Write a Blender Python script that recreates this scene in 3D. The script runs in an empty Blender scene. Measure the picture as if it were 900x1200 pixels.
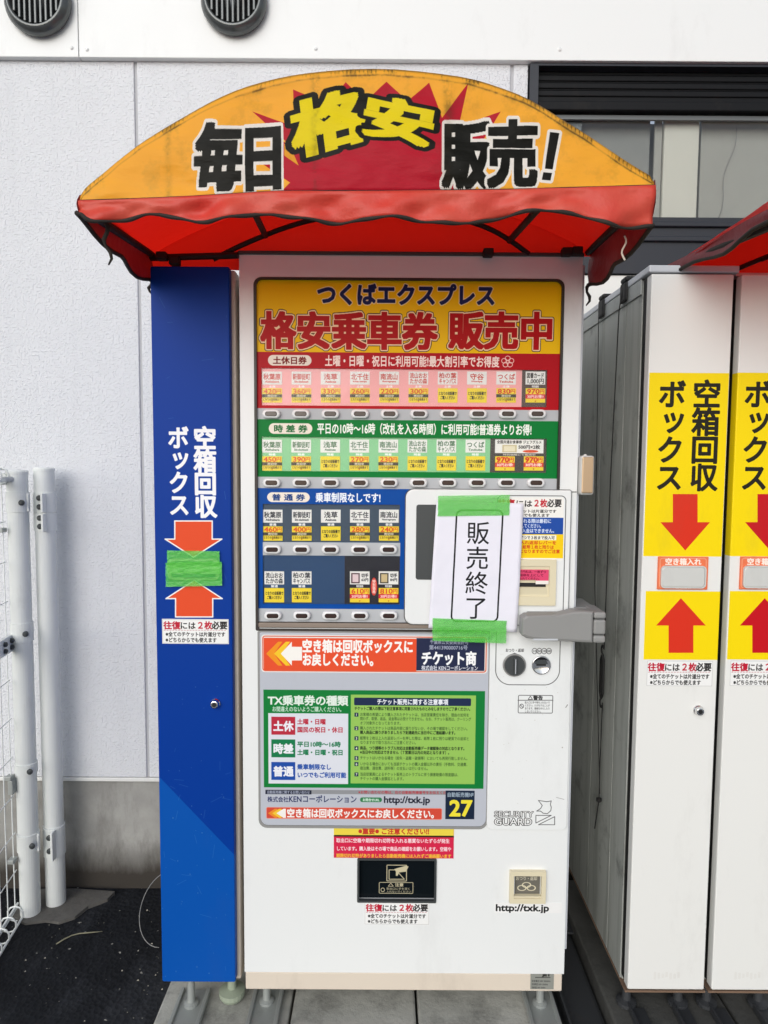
import bpy, bmesh, math, random
import numpy as np
from mathutils import Vector, Matrix
random.seed(7); np.random.seed(7)
sc = bpy.context.scene
COL = sc.collection

# ------------------------------------------------------------------ camera
CAM = Vector((0.0, -1.65, 1.537)); FPX = 800.0
PITCH, ROLL = math.radians(4.05), 0.0069
cd = bpy.data.cameras.new('camera'); cam = bpy.data.objects.new('camera', cd); COL.objects.link(cam)
cd.sensor_fit = 'VERTICAL'; cd.sensor_height = 24.0; cd.lens = 24.0*FPX/1200.0
cd.clip_start = 0.02; cd.clip_end = 500
CR = Matrix.Rotation(math.pi/2-PITCH, 3, 'X') @ Matrix.Rotation(ROLL, 3, 'Z')
cam.matrix_world = Matrix.Translation(CAM) @ CR.to_4x4()
sc.camera = cam
sc.render.resolution_x, sc.render.resolution_y = 768, 1024

# ------------------------------------------------------------------ world, sun, exposure
SUN_EL, SUN_AZ = math.radians(25), math.radians(200)      # azimuth the light comes from, clockwise from +Y
wd = bpy.data.worlds.new('World'); sc.world = wd; wd.use_nodes = True
nt = wd.node_tree; bg = nt.nodes['Background']
sky = nt.nodes.new('ShaderNodeTexSky'); sky.sky_type = 'NISHITA'; sky.sun_disc = False
sky.sun_elevation = SUN_EL; sky.sun_rotation = SUN_AZ
sky.air_density = 1.0; sky.dust_density = 1.5; sky.ozone_density = 1.2
hs = nt.nodes.new('ShaderNodeHueSaturation'); hs.inputs['Saturation'].default_value = 0.5
nt.links.new(sky.outputs[0], hs.inputs['Color']); nt.links.new(hs.outputs[0], bg.inputs[0])
bg.inputs[1].default_value = 0.15
sd = bpy.data.lights.new('sun', 'SUN'); sd.energy = 1.3; sd.angle = math.radians(50); sd.color = (.97, .985, 1)
so = bpy.data.objects.new('sun', sd); COL.objects.link(so)
sdir = Vector((math.sin(SUN_AZ)*math.cos(SUN_EL), math.cos(SUN_AZ)*math.cos(SUN_EL), math.sin(SUN_EL)))
so.rotation_euler = sdir.to_track_quat('Z', 'Y').to_euler(); so.location = sdir*5
sc.view_settings.view_transform = 'Standard'; sc.view_settings.look = 'None'
sc.view_settings.exposure = -0.06; sc.view_settings.gamma = 1
sc.cycles.max_bounces = 8; sc.cycles.use_denoising = True

# ------------------------------------------------------------------ measuring helpers: a photo pixel on a plane Y = const gives real metres
def W(px, py, Y=0.0):
    d = CR @ Vector(((px-450)/FPX, (600-py)/FPX, -1))
    t = (Y-CAM.y)/d.y
    return CAM + d*t
def R(r, Y=0.0):
    a, b, c, d = r; mx, my = (a+c)/2, (b+d)/2
    return (W(a, my, Y).x, W(mx, d, Y).z, W(c, my, Y).x, W(mx, b, Y).z)
def lin(c):
    if isinstance(c, str):
        c = c.lstrip('#'); c = [int(c[i:i+2], 16)/255 for i in (0, 2, 4)]
    return tuple((x/12.92 if x <= .04045 else ((x+.055)/1.055)**2.4) for x in c)
def rgb(c):
    c = c.lstrip('#'); return np.array([int(c[i:i+2], 16)/255 for i in (0, 2, 4)], np.float32)

# ------------------------------------------------------------------ materials
MATS = {}
def nodes(name):
    m = bpy.data.materials.new(name); m.use_nodes = True
    return m, m.node_tree.nodes, m.node_tree.links, m.node_tree.nodes['Principled BSDF']
def noise(n, l, co, scale, detail=4, rough=.6):
    t = n.new('ShaderNodeTexNoise'); t.inputs['Scale'].default_value = scale
    t.inputs['Detail'].default_value = detail; t.inputs['Roughness'].default_value = rough
    l.new(co, t.inputs['Vector']); return t
def ramp(n, l, src, p0, p1, c0=(0, 0, 0), c1=(1, 1, 1)):
    r = n.new('ShaderNodeValToRGB'); e = r.color_ramp.elements
    e[0].position, e[1].position = p0, p1; e[0].color, e[1].color = (*c0, 1), (*c1, 1)
    l.new(src, r.inputs[0]); return r
def mixc(n, l, fac, a, b, mode='MIX'):
    m = n.new('ShaderNodeMix'); m.data_type = 'RGBA'; m.blend_type = mode
    for s, i in ((fac, 0), (a, 6), (b, 7)):
        if isinstance(s, (int, float)): m.inputs[i].default_value = s
        elif isinstance(s, tuple): m.inputs[i].default_value = (*s, 1)
        else: l.new(s, m.inputs[i])
    return m.outputs[2]
def obco(n, l, scale=(1, 1, 1)):
    t = n.new('ShaderNodeTexCoord'); mp = n.new('ShaderNodeMapping'); mp.inputs['Scale'].default_value = scale
    l.new(t.outputs['Object'], mp.inputs[0]); return mp.outputs[0]
def bump(n, l, b, h, strength, dist, prev=None):
    k = n.new('ShaderNodeBump'); k.inputs['Strength'].default_value = strength; k.inputs['Distance'].default_value = dist
    l.new(h, k.inputs['Height'])
    if prev: l.new(prev, k.inputs['Normal'])
    l.new(k.outputs[0], b.inputs['Normal']); return k.outputs[0]
def dirt_nodes(n, l, col, amount, dirt=(.12, .09, .06)):
    co = obco(n, l, (1, 1, .35)); a = noise(n, l, co, 9, 8, .7)
    r = ramp(n, l, a.outputs['Fac'], .56, .8)
    m = n.new('ShaderNodeMath'); m.operation = 'MULTIPLY'; m.inputs[1].default_value = amount; l.new(r.outputs[0], m.inputs[0])
    return mixc(n, l, m.outputs[0], col, dirt)
def paint(name, c, rough=.35, dirt=.12, metal=0.0, peel=.05, spec=.5):
    if name in MATS: return MATS[name]
    m, n, l, b = nodes(name); b.inputs['Roughness'].default_value = rough; b.inputs['Metallic'].default_value = metal
    b.inputs['Specular IOR Level'].default_value = spec
    l.new(dirt_nodes(n, l, lin(c), dirt), b.inputs['Base Color'])
    if peel:
        t = noise(n, l, obco(n, l), 260, 2); bump(n, l, b, t.outputs['Fac'], peel, .002)
    r = noise(n, l, obco(n, l), 14, 5); rr = n.new('ShaderNodeMapRange')
    rr.inputs['To Min'].default_value = max(rough-.08, .02); rr.inputs['To Max'].default_value = rough+.12
    l.new(r.outputs['Fac'], rr.inputs[0]); l.new(rr.outputs[0], b.inputs['Roughness'])
    MATS[name] = m; return m

WHITE = '#e7e9e8'
M_white = paint('white_enamel', WHITE, .38, .10)
M_white2 = paint('white_weathered_enamel', '#e4e4e0', .45, .22)
M_blue = paint('blue_enamel', '#00419c', .4, .05)
M_beige = paint('beige_enamel', '#d9cdbd', .5, .2)
M_grey = paint('grey_plastic', '#8f8f8d', .45, .08)
M_lgrey = paint('light_grey_plastic', '#c4c8cd', .4, .08)
M_dgrey = paint('dark_grey_plastic', '#3d4142', .4, .1)
M_black = paint('black_rubber', '#131313', .6, .05)
M_bezel = paint('dark_bezel', '#2b2420', .45, .1)
M_lip = paint('shaded_lip_brown', '#8a7c70', .5, .2)  # brown-grey puts the shade of the recessed lip into its colour
M_button = paint('button_white', '#e6e6e6', .25, .03)
M_lens = paint('button_lens', '#3a2a26', .15, .02)
M_steel = paint('brushed_steel', '#d3d4d0', .35, .12, .15)
M_galv = paint('galvanised_steel', '#a6aaa7', .5, .5, .35)
M_dsteel = paint('dirty_dark_steel', '#45474a', .55, .5, .4)
M_cream = paint('cream_plastic', '#ddd3b4', .4, .12)
M_frame = paint('dark_window_frame', '#23262e', .4, .1)
M_rod = paint('blackened_frame_tube', '#1c1512', .7, .3)
M_pole = paint('fence_white_coating', '#e6e9e6', .4, .3)
M_rust = paint('rusty_edge', '#7a6250', .8, .6)
M_pipe = paint('canopy_piping', '#28221d', .8, .5)
M_chrome = paint('lock_chrome', '#d8d8d8', .12, .05, 1.0)
M_hinge = paint('hinge_beige_metal', '#c8ac8c', .3, .1, .6)
M_interior = paint('interior_reflective_grey', '#a9a9a2', .7, .1)  # interior and board tones greyed to imitate reflection in the glass
M_intgrey = paint('interior_grey', '#8e908d', .7, .2)

def m_tape():
    m, n, l, b = nodes('green_masking_tape')
    t = noise(n, l, obco(n, l), 60, 4)
    l.new(mixc(n, l, t.outputs['Fac'], lin('#48c83c'), lin('#7ae860')), b.inputs['Base Color'])
    b.inputs['Roughness'].default_value = .35
    tr = n.new('ShaderNodeBsdfTransparent'); mx = n.new('ShaderNodeMixShader'); mx.inputs[0].default_value = .46
    l.new(tr.outputs[0], mx.inputs[1]); l.new(b.outputs[0], mx.inputs[2]); l.new(mx.outputs[0], n['Material Output'].inputs[0])
    bump(n, l, b, noise(n, l, obco(n, l, (1, 1, 4)), 40, 3).outputs['Fac'], .35, .004)
    return m
M_tape = m_tape()
def m_glass(name, tint, gloss=.12, rough=.03):
    m, n, l, b = nodes(name); out = n['Material Output']
    tr = n.new('ShaderNodeBsdfTransparent'); tr.inputs[0].default_value = (*tint, 1)
    g = n.new('ShaderNodeBsdfGlossy'); g.inputs['Roughness'].default_value = rough
    lw = n.new('ShaderNodeFresnel'); lw.inputs[0].default_value = 1+gloss
    mx = n.new('ShaderNodeMixShader'); l.new(lw.outputs[0], mx.inputs[0]); l.new(tr.outputs[0], mx.inputs[1]); l.new(g.outputs[0], mx.inputs[2])
    l.new(mx.outputs[0], out.inputs[0]); return m
M_pane = m_glass('clear_acrylic', (.99, .99, .99), .25)
M_glass = m_glass('window_glass', (.95, .96, .96), .4)

def m_stucco():
    m, n, l, b = nodes('rough_stucco')
    co = obco(n, l); b.inputs['Roughness'].default_value = .8
    big = noise(n, l, co, 1.6, 5); c = mixc(n, l, big.outputs['Fac'], lin('#d6d8dc'), lin('#e2e4e8'))
    gr = noise(n, l, obco(n, l, (1, 1, .25)), 7, 8, .75)
    rp = ramp(n, l, gr.outputs['Fac'], .62, .85); mu = n.new('ShaderNodeMath'); mu.operation = 'MULTIPLY'; mu.inputs[1].default_value = .28
    l.new(rp.outputs[0], mu.inputs[0]); c = mixc(n, l, mu.outputs[0], c, lin('#77756f'))
    sk = noise(n, l, obco(n, l, (1, 1, .05)), 11, 6, .7); m2 = n.new('ShaderNodeMath'); m2.operation = 'MULTIPLY'; m2.inputs[1].default_value = .05
    l.new(ramp(n, l, sk.outputs['Fac'], .5, .72).outputs[0], m2.inputs[0]); c = mixc(n, l, m2.outputs[0], c, lin('#6f716f')); l.new(c, b.inputs['Base Color'])
    f = noise(n, l, co, 150, 1, .4); f2 = noise(n, l, co, 300, 2)
    p = bump(n, l, b, ramp(n, l, f.outputs['Fac'], .52, .70).outputs[0], .5, .005)
    bump(n, l, b, f2.outputs['Fac'], .15, .002, p); return m
M_stucco = m_stucco()
def m_concrete(name, c0, c1, dark, damp):
    m, n, l, b = nodes(name); co = obco(n, l); b.inputs['Roughness'].default_value = .85
    a = noise(n, l, co, 3, 8, .65); c = mixc(n, l, ramp(n, l, a.outputs['Fac'], .3, .7).outputs[0], lin(c0), lin(c1))
    d = noise(n, l, obco(n, l, (1, 1, .3)), 6, 10, .75); rp = ramp(n, l, d.outputs['Fac'], .48, .72)
    mu = n.new('ShaderNodeMath'); mu.operation = 'MULTIPLY'; mu.inputs[1].default_value = .75; l.new(rp.outputs[0], mu.inputs[0])
    c = mixc(n, l, mu.outputs[0], c, lin(dark))
    if damp:   # rising damp stain along the foot of the wall
        g = n.new('ShaderNodeNewGeometry'); s = n.new('ShaderNodeSeparateXYZ'); l.new(g.outputs['Position'], s.inputs[0])
        ad = n.new('ShaderNodeMath'); ad.operation = 'MULTIPLY_ADD'; ad.inputs[1].default_value = -.12; l.new(d.outputs['Fac'], ad.inputs[0]); l.new(s.outputs['Z'], ad.inputs[2])
        r2 = ramp(n, l, ad.outputs[0], -.02, .12, (1, 1, 1), (0, 0, 0)); c = mixc(n, l, r2.outputs[0], c, lin('#3a352f'))
    l.new(c, b.inputs['Base Color'])
    f = noise(n, l, co, 60, 6, .7); bump(n, l, b, f.outputs['Fac'], .4, .005); return m
M_found = m_concrete('foundation_concrete', '#7f7e7a', '#a9a8a3', '#605d58', True)
M_block = m_concrete('block_concrete', '#a2a29b', '#c8c7be', '#383733', False)
M_blockd = m_concrete('dark_block_concrete', '#3c3c3a', '#5c5c58', '#1c1c1b', False)  # darker concrete for the blocks right of the machine
M_patch = m_concrete('mortar', '#55534f', '#77746e', '#222120', False)
def m_asphalt():
    m, n, l, b = nodes('black_asphalt'); co = obco(n, l)
    v = n.new('ShaderNodeTexVoronoi'); v.inputs['Scale'].default_value = 75; l.new(co, v.inputs['Vector'])
    a = noise(n, l, co, 5, 8); c = mixc(n, l, a.outputs['Fac'], lin('#0c0d10'), lin('#26282c'))
    wz = noise(n, l, obco(n, l, (1, .35, 1)), 3.5, 9, .75); c = mixc(n, l, ramp(n, l, wz.outputs['Fac'], .5, .75).outputs[0], c, lin('#3c3e42'))
    sp = noise(n, l, co, 48, 3, .5); r = ramp(n, l, sp.outputs['Fac'], .70, .73); c = mixc(n, l, r.outputs[0], c, lin('#a9a69c'))
    l.new(c, b.inputs['Base Color']); b.inputs['Roughness'].default_value = .85; b.inputs['Specular IOR Level'].default_value = .2
    p = bump(n, l, b, v.outputs['Distance'], .5, .006); bump(n, l, b, a.outputs['Fac'], .6, .02, p); return m
M_asphalt = m_asphalt()
def m_cloth(name, c, trans, fade=None, tr_c=None):
    m, n, l, b = nodes(name); b.inputs['Roughness'].default_value = .5
    col = lin(c)
    a = noise(n, l, obco(n, l), 7, 6, .6)
    cc = mixc(n, l, ramp(n, l, a.outputs['Fac'], .35, .7).outputs[0], col, lin(fade) if fade else col)
    l.new(cc, b.inputs['Base Color'])
    w = noise(n, l, obco(n, l), 22, 4); bump(n, l, b, w.outputs['Fac'], .3, .01)
    t = n.new('ShaderNodeBsdfTranslucent'); t.inputs[0].default_value = (*lin(tr_c or c), 1)
    mx = n.new('ShaderNodeMixShader'); mx.inputs[0].default_value = trans
    l.new(b.outputs[0], mx.inputs[1]); l.new(t.outputs[0], mx.inputs[2]); l.new(mx.outputs[0], n['Material Output'].inputs[0])
    return m
M_redcloth = m_cloth('red_awning_cloth', '#c01010', .6, None, '#fa2214')
M_valance = m_cloth('faded_red_valance', '#d8382a', .18, '#dc5c48', '#c03020')

# ------------------------------------------------------------------ lettering: every glyph becomes a distance field, prints are drawn into generated images
GL = {}
def load_glyphs(chars):
    objs = []
    def tx(s):
        c = bpy.data.curves.new('g', 'FONT'); c.body = s; c.size = 1; c.resolution_u = 3
        o = bpy.data.objects.new('g', c); COL.objects.link(o); return o
    chars = sorted(set(chars) - {' '})
    ent = [(ch, tx(ch), tx(ch+'口')) for ch in chars]; ref = (tx('口'), tx('口口'))
    bpy.context.view_layer.update(); dg = bpy.context.evaluated_depsgraph_get()
    def contours(o):
        cu = o.evaluated_get(dg).to_curve(dg); out = []
        for s in cu.splines:
            if s.type == 'BEZIER':
                P = s.bezier_points; k = len(P); pts = []
                for i in range(k):
                    a, b = P[i], P[(i+1) % k]
                    p0, p1, p2, p3 = [np.array(v[:2]) for v in (a.co, a.handle_right, b.handle_left, b.co)]
                    straight = abs(np.cross(p1-p0, p3-p0)) < 1e-5 and abs(np.cross(p2-p0, p3-p0)) < 1e-5
                    for t in ((0,) if straight else (0, .33, .67)):
                        pts.append((1-t)**3*p0+3*(1-t)**2*t*p1+3*(1-t)*t*t*p2+t**3*p3)
                out.append(np.array(pts))
            else: out.append(np.array([p.co[:2] for p in s.points]))
        o.evaluated_get(dg).to_curve_clear(); return out
    def maxx(cs): return max(c[:, 0].max() for c in cs)
    c1 = contours(ref[0]); em = maxx(contours(ref[1]))-maxx(c1); m1 = maxx(c1)
    for ch, o, o2 in ent:
        cs = contours(o)
        if not cs: continue
        GL[ch] = {'c': [c/em for c in cs], 'adv': (maxx(contours(o2))-m1)/em, 'sdf': {}}
    for o in [x for e in ent for x in e[1:]]+list(ref):
        d = o.data; bpy.data.objects.remove(o); bpy.data.curves.remove(d)
LO, HI = -.25, 1.2
def sdf(ch, n):
    g = GL[ch]
    if n in g['sdf']: return g['sdf'][n]
    N = int((HI-LO)*n); ax = LO+(np.arange(N)+.5)/n
    X, Y = np.meshgrid(ax, ax); X = X.ravel()[:, None].astype(np.float32); Y = Y.ravel()[:, None].astype(np.float32)
    A = np.concatenate([c for c in g['c']]).astype(np.float32); B = np.concatenate([np.roll(c, -1, 0) for c in g['c']]).astype(np.float32)
    ok = np.abs(A-B).sum(1) > 1e-6; A, B = A[ok], B[ok]
    ax_, ay_, bx_, by_ = A[:, 0], A[:, 1], B[:, 0], B[:, 1]
    dx, dy = bx_-ax_, by_-ay_; L2 = dx*dx+dy*dy
    t = np.clip(((X-ax_)*dx+(Y-ay_)*dy)/L2, 0, 1)
    d = np.sqrt(((X-ax_-t*dx)**2+(Y-ay_-t*dy)**2).min(1))
    up = (ay_ <= Y) & (by_ > Y); dn = (ay_ > Y) & (by_ <= Y); side = dx*(Y-ay_)-(X-ax_)*dy
    wn = ((up & (side > 0)).sum(1)-(dn & (side < 0)).sum(1))
    d = np.where(wn != 0, d, -d).reshape(N, N).astype(np.float32); g['sdf'][n] = d; return d
def ensure(t):
    miss = set(t)-set(GL)-TRIED-{' '}
    if miss: TRIED.update(miss); load_glyphs(miss)
TRIED = set()
class Sheet:
    """a flat print, drawn in real metres on the plane Y (photo pixels are converted first)"""
    def __init__(s, name, r, Y, base, res=2000, world=None):
        s.name, s.Y = name, Y; s.x0, s.z0, s.x1, s.z1 = world or R(r, Y); s.res = res
        s.w, s.h = max(4, int((s.x1-s.x0)*res)), max(4, int((s.z1-s.z0)*res))
        s.a = np.empty((s.h, s.w, 3), np.float32); s.a[:] = rgb(base)
    def T(s, x, z): return ((x-s.x0)*s.w/(s.x1-s.x0), (z-s.z0)*s.h/(s.z1-s.z0))
    def P(s, px, py): w = W(px, py, s.Y); return s.T(w.x, w.z)
    def RR(s, r): x0, z0, x1, z1 = R(r, s.Y); return (*s.T(x0, z0), *s.T(x1, z1))
    def win(s, x0, y0, x1, y1, pad=2):
        i0, i1 = max(0, int(y0-pad)), min(s.h, int(y1+pad)+1); j0, j1 = max(0, int(x0-pad)), min(s.w, int(x1+pad)+1)
        if i1 <= i0 or j1 <= j0: return None
        X, Y = np.meshgrid(np.arange(j0, j1)+.5, np.arange(i0, i1)+.5); return slice(i0, i1), slice(j0, j1), X.astype(np.float32), Y.astype(np.float32)
    def blend(s, si, sj, cov, c, al=1.0):
        cov = np.clip(cov, 0, 1)[..., None]*al; s.a[si, sj] = s.a[si, sj]*(1-cov)+rgb(c)*cov
    def rect(s, r, c, rad=0, line=None, al=1.0):
        x0, y0, x1, y1 = s.RR(r); k = s.res*.0021; rad *= k; v = s.win(x0, y0, x1, y1)
        if not v: return
        si, sj, X, Y = v; qx = abs(X-(x0+x1)/2)-(x1-x0)/2+rad; qy = abs(Y-(y0+y1)/2)-(y1-y0)/2+rad
        d = np.hypot(np.maximum(qx, 0), np.maximum(qy, 0))+np.minimum(np.maximum(qx, qy), 0)-rad
        if line: s.blend(si, sj, line*k/2-abs(d+line*k/2)+.5, c, al)
        else: s.blend(si, sj, .5-d, c, al)
    def ell(s, cx, cy, rx, ry, c, line=None, al=1.0):
        x0, y0, x1, y1 = s.RR((cx-rx, cy-ry, cx+rx, cy+ry)); v = s.win(x0, y0, x1, y1)
        if not v: return
        si, sj, X, Y = v; a, b = (x1-x0)/2, (y1-y0)/2; k = s.res*.0021
        d = (np.hypot((X-(x0+x1)/2)/a, (Y-(y0+y1)/2)/b)-1)*min(a, b)
        s.blend(si, sj, (line*k/2-abs(d+line*k/2)+.5) if line else .5-d, c, al)
    def poly(s, pts, c, line=None, al=1.0, closed=True):
        Q = np.array([s.P(*p) for p in pts], np.float32); k = s.res*.0021; lw = (line or 0)*k
        v = s.win(Q[:, 0].min(), Q[:, 1].min(), Q[:, 0].max(), Q[:, 1].max(), 3+lw)
        if not v: return
        si, sj, X, Y = v; D = np.full(X.shape, 1e9, np.float32); W_ = np.zeros(X.shape, np.int32)
        n = len(Q)
        for i in range(n if closed else n-1):
            a, b = Q[i], Q[(i+1) % n]; dx, dy = b-a; L = dx*dx+dy*dy+1e-9
            t = np.clip(((X-a[0])*dx+(Y-a[1])*dy)/L, 0, 1); D = np.minimum(D, np.hypot(X-a[0]-t*dx, Y-a[1]-t*dy))
            sd_ = dx*(Y-a[1])-(X-a[0])*dy
            W_ += ((a[1] <= Y) & (b[1] > Y) & (sd_ > 0)).astype(int)-((a[1] > Y) & (b[1] <= Y) & (sd_ < 0)).astype(int)
        if line: s.blend(si, sj, lw/2-D+.5, c, al)
        else: s.blend(si, sj, np.where(W_ != 0, D, -D)+.5, c, al)
    def glyph(s, ch, M, o, w, c, al=1.0, n=None):
        """M maps em units to texels, o is the texel of the glyph origin"""
        ensure(ch)
        if ch not in GL: return
        k = math.sqrt(abs(M[0, 0]*M[1, 1]-M[0, 1]*M[1, 0])); n = n or (40 if k < 45 else 64 if k < 120 else 110)
        S = sdf(ch, n); cs = np.array([[a, b] for a in (LO, HI) for b in (LO, HI)])@M.T+o
        v = s.win(cs[:, 0].min(), cs[:, 1].min(), cs[:, 0].max(), cs[:, 1].max(), 0)
        if not v: return
        si, sj, X, Y = v; I = np.linalg.inv(M); U = (X-o[0])*I[0, 0]+(Y-o[1])*I[0, 1]; V = (X-o[0])*I[1, 0]+(Y-o[1])*I[1, 1]
        u = np.clip((U-LO)*n-.5, 0, S.shape[1]-1.01); q = np.clip((V-LO)*n-.5, 0, S.shape[0]-1.01)
        iu, iv = u.astype(int), q.astype(int); fu, fv = u-iu, q-iv
        d = (S[iv, iu]*(1-fu)+S[iv, iu+1]*fu)*(1-fv)+(S[iv+1, iu]*(1-fu)+S[iv+1, iu+1]*fu)*fv
        if isinstance(w, tuple):      # heavy gothic: the stroke is thickened squarely so that its corners stay sharp
            for sx, sy in ((1, 1), (1, -1), (-1, 1), (-1, -1), (0, 1), (1, 0), (0, -1), (-1, 0)):
                iu2 = np.clip(np.round(u+sx*w[0]*n), 0, S.shape[1]-1).astype(int); iv2 = np.clip(np.round(q+sy*w[1]*n), 0, S.shape[0]-1).astype(int)
                fr = S[iv2, iu2]; d = np.maximum(d, fr)
            w = w[2]
        s.blend(si, sj, (d+w)*k+.5, c, al)
    def text(s, t, r, c, w=.02, out=None, vert=False, al=1.0, lat=None):
        ensure(t); x0, y0, x1, y1 = s.RR(r)
        if lat is None: lat = all(ord(q) < 128 for q in t)
        lo, hi = ((-.2 if set(t) & set('gjpqy') else 0), .735) if lat else (-.07, .85)
        if vert:
            n = len(t); st = (y1-y0)/n; m = (x1-x0)/.92
            for p, lay in ((0, out), (1, (c, w))):
                if not lay: continue
                for i, ch in enumerate(t):
                    ox = x0-m*.04; oy = y1-(i+1)*st+st*.05
                    if ch in 'ッョャュ': ox += m*.08; oy += st*.1
                    s.glyph(ch, np.array([[m, 0], [0, st/.95]]), (ox, oy+st*.07), lay[1], lay[0], al)
            return
        adv = [.3 if q == ' ' else GL[q]['adv'] if q in GL else 1 for q in t]; tot = sum(adv)
        ink0 = .04; tw = tot-.08; mx = (x1-x0)/tw; my = (y1-y0)/(hi-lo)
        for lay in ((out, (c, w)) if out else ((c, w),)):
            cx = -ink0
            for ch, a in zip(t, adv):
                if ch != ' ': s.glyph(ch, np.array([[mx, 0], [0, my]]), (x0+cx*mx, y0-lo*my), lay[1], lay[0], al)
                cx += a
    def free(s, ch, quad, lays):
        """one glyph in a photo quad: bottom-left, bottom-right, top-left"""
        a, b, c_ = [np.array(s.P(*p)) for p in quad]; ex = (b-a)/.92; ey = (c_-a)/.92; M = np.stack([ex, ey], 1)
        for col, w in lays: s.glyph(ch, M, a-ex*.04+ey*.07, w, col, 1, 110)
    def done(s):
        im = bpy.data.images.new(s.name+'_print', s.w, s.h)
        px = np.ones((s.h, s.w, 4), np.float32); px[..., :3] = np.clip(s.a, 0, 1); im.pixels.foreach_set(px.ravel()); im.update(); im.pack()
        s.img = im; return s
    def mat(s, rough=.4, dirt=.08, peel=0, wr=0, gloss=.22, trans=0):
        m, n, l, b = nodes(s.name+'_printed'); t = n.new('ShaderNodeTexImage'); t.image = s.img; t.extension = 'EXTEND'
        uv = n.new('ShaderNodeUVMap'); uv.uv_map = 'UVMap'; l.new(uv.outputs[0], t.inputs[0])
        l.new(dirt_nodes(n, l, t.outputs[0], dirt) if dirt else t.outputs[0], b.inputs['Base Color'])
        b.inputs['Roughness'].default_value = rough; b.inputs['Specular IOR Level'].default_value = gloss
        if peel: bump(n, l, b, noise(n, l, obco(n, l), 260, 2).outputs['Fac'], peel, .002)
        if wr:
            p = bump(n, l, b, noise(n, l, obco(n, l, (1, 1, 2.6)), 9, 4, .5).outputs['Fac'], wr, .02)
        if trans:
            q = n.new('ShaderNodeBsdfTranslucent'); l.new(t.outputs[0], q.inputs[0]); mx = n.new('ShaderNodeMixShader'); mx.inputs[0].default_value = trans
            l.new(b.outputs[0], mx.inputs[1]); l.new(q.outputs[0], mx.inputs[2]); l.new(mx.outputs[0], n['Material Output'].inputs[0])
        return m

# ------------------------------------------------------------------ object helpers
ORG = {}
def thing(name, label, cat, loc, group=None):
    o = bpy.data.objects.new(name, None); COL.objects.link(o); o.location = loc
    o['label'] = label; o['category'] = cat
    if group: o['group'] = group
    ORG[o.name] = Vector(loc); return o
def root_org(p):
    while p is not None and p.parent is not None: p = p.parent
    return ORG.get(p.name, Vector((0, 0, 0))) if p else Vector((0, 0, 0))
def obj(name, V, F, mat, parent=None, sheet=None, smooth=False, mats=None, mi=None, kind=None):
    og = root_org(parent); me = bpy.data.meshes.new(name)
    me.from_pydata([tuple(Vector(v)-og) for v in V], [], F)
    for m in (mats or [mat]): me.materials.append(m)
    if mi: me.polygons.foreach_set('material_index', mi)
    if sheet:
        uv = me.uv_layers.new(name='UVMap'); s = sheet
        for lp in me.loops:
            v = V[lp.vertex_index]; uv.data[lp.index].uv = ((v[0]-s.x0)/(s.x1-s.x0), (v[2]-s.z0)/(s.z1-s.z0))
    if smooth: me.polygons.foreach_set('use_smooth', [True]*len(me.polygons))
    me.update(); o = bpy.data.objects.new(name, me); COL.objects.link(o)
    if parent: o.parent = parent
    if kind: o['kind'] = kind
    return o
def merge(parts):
    V, F = [], []
    for v, f in parts:
        k = len(V); V += list(v); F += [tuple(i+k for i in q) for q in f]
    return V, F
def box(x0, y0, z0, x1, y1, z1, b=0.0):
    if b <= 0:
        V = [(x, y, z) for x in (x0, x1) for y in (y0, y1) for z in (z0, z1)]
        return V, [(0, 1, 3, 2), (4, 6, 7, 5), (0, 4, 5, 1), (2, 3, 7, 6), (0, 2, 6, 4), (1, 5, 7, 3)]
    bm = bmesh.new(); bmesh.ops.create_cube(bm, size=1)
    for v in bm.verts: v.co = Vector(((x0+x1)/2+v.co.x*(x1-x0), (y0+y1)/2+v.co.y*(y1-y0), (z0+z1)/2+v.co.z*(z1-z0)))
    bmesh.ops.bevel(bm, geom=bm.edges[:], offset=b, segments=2, affect='EDGES', profile=.5); bmesh.ops.recalc_face_normals(bm, faces=bm.faces)
    r = ([tuple(v.co) for v in bm.verts], [tuple(v.index for v in f.verts) for f in bm.faces]); bm.free(); return r
def rr_pts(x0, z0, x1, z1, rad, seg=5):
    """outline counter-clockwise seen from the street; rad = one radius or four (bl, br, tr, tl)"""
    rd = rad if isinstance(rad, (tuple, list)) else (rad,)*4; P = []
    for (cx, cz, sx, sz, a0), r in zip(((x0, z0, 1, 1, 180), (x1, z0, -1, 1, 270), (x1, z1, -1, -1, 0), (x0, z1, 1, -1, 90)), rd):
        if r <= 0: P.append((cx, cz)); continue
        for k in range(seg+1):
            a = math.radians(a0+90*k/seg); P.append((cx+sx*r+r*math.cos(a), cz+sz*r+r*math.sin(a)))
    return P
def slab(P, yf, yb, bev=0.0):
    """outline P extruded from yb to yf (front, smaller y) with a bevelled front edge"""
    n = len(P); cx = sum(p[0] for p in P)/n; cz = sum(p[1] for p in P)/n
    hw = max(p[0] for p in P)-cx; hh = max(p[1] for p in P)-cz
    rings = [(P, yb), (P, yf+bev)]
    if bev > 0:
        for t in (.35, 1.0):
            k = bev*t*.8; rings.append(([(cx+(p[0]-cx)*(1-k/max(hw, 1e-6)), cz+(p[1]-cz)*(1-k/max(hh, 1e-6))) for p in P], yf+bev*(1-t)*.45))
    V, F = [], []
    for q, y in rings: V += [(p[0], y, p[1]) for p in q]
    for r in range(len(rings)-1):
        for i in range(n):
            j = (i+1) % n; F.append((r*n+i, r*n+j, (r+1)*n+j, (r+1)*n+i))
    F.append(tuple(range((len(rings)-1)*n, len(rings)*n))); F.append(tuple(reversed(range(n)))); return V, F
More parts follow.
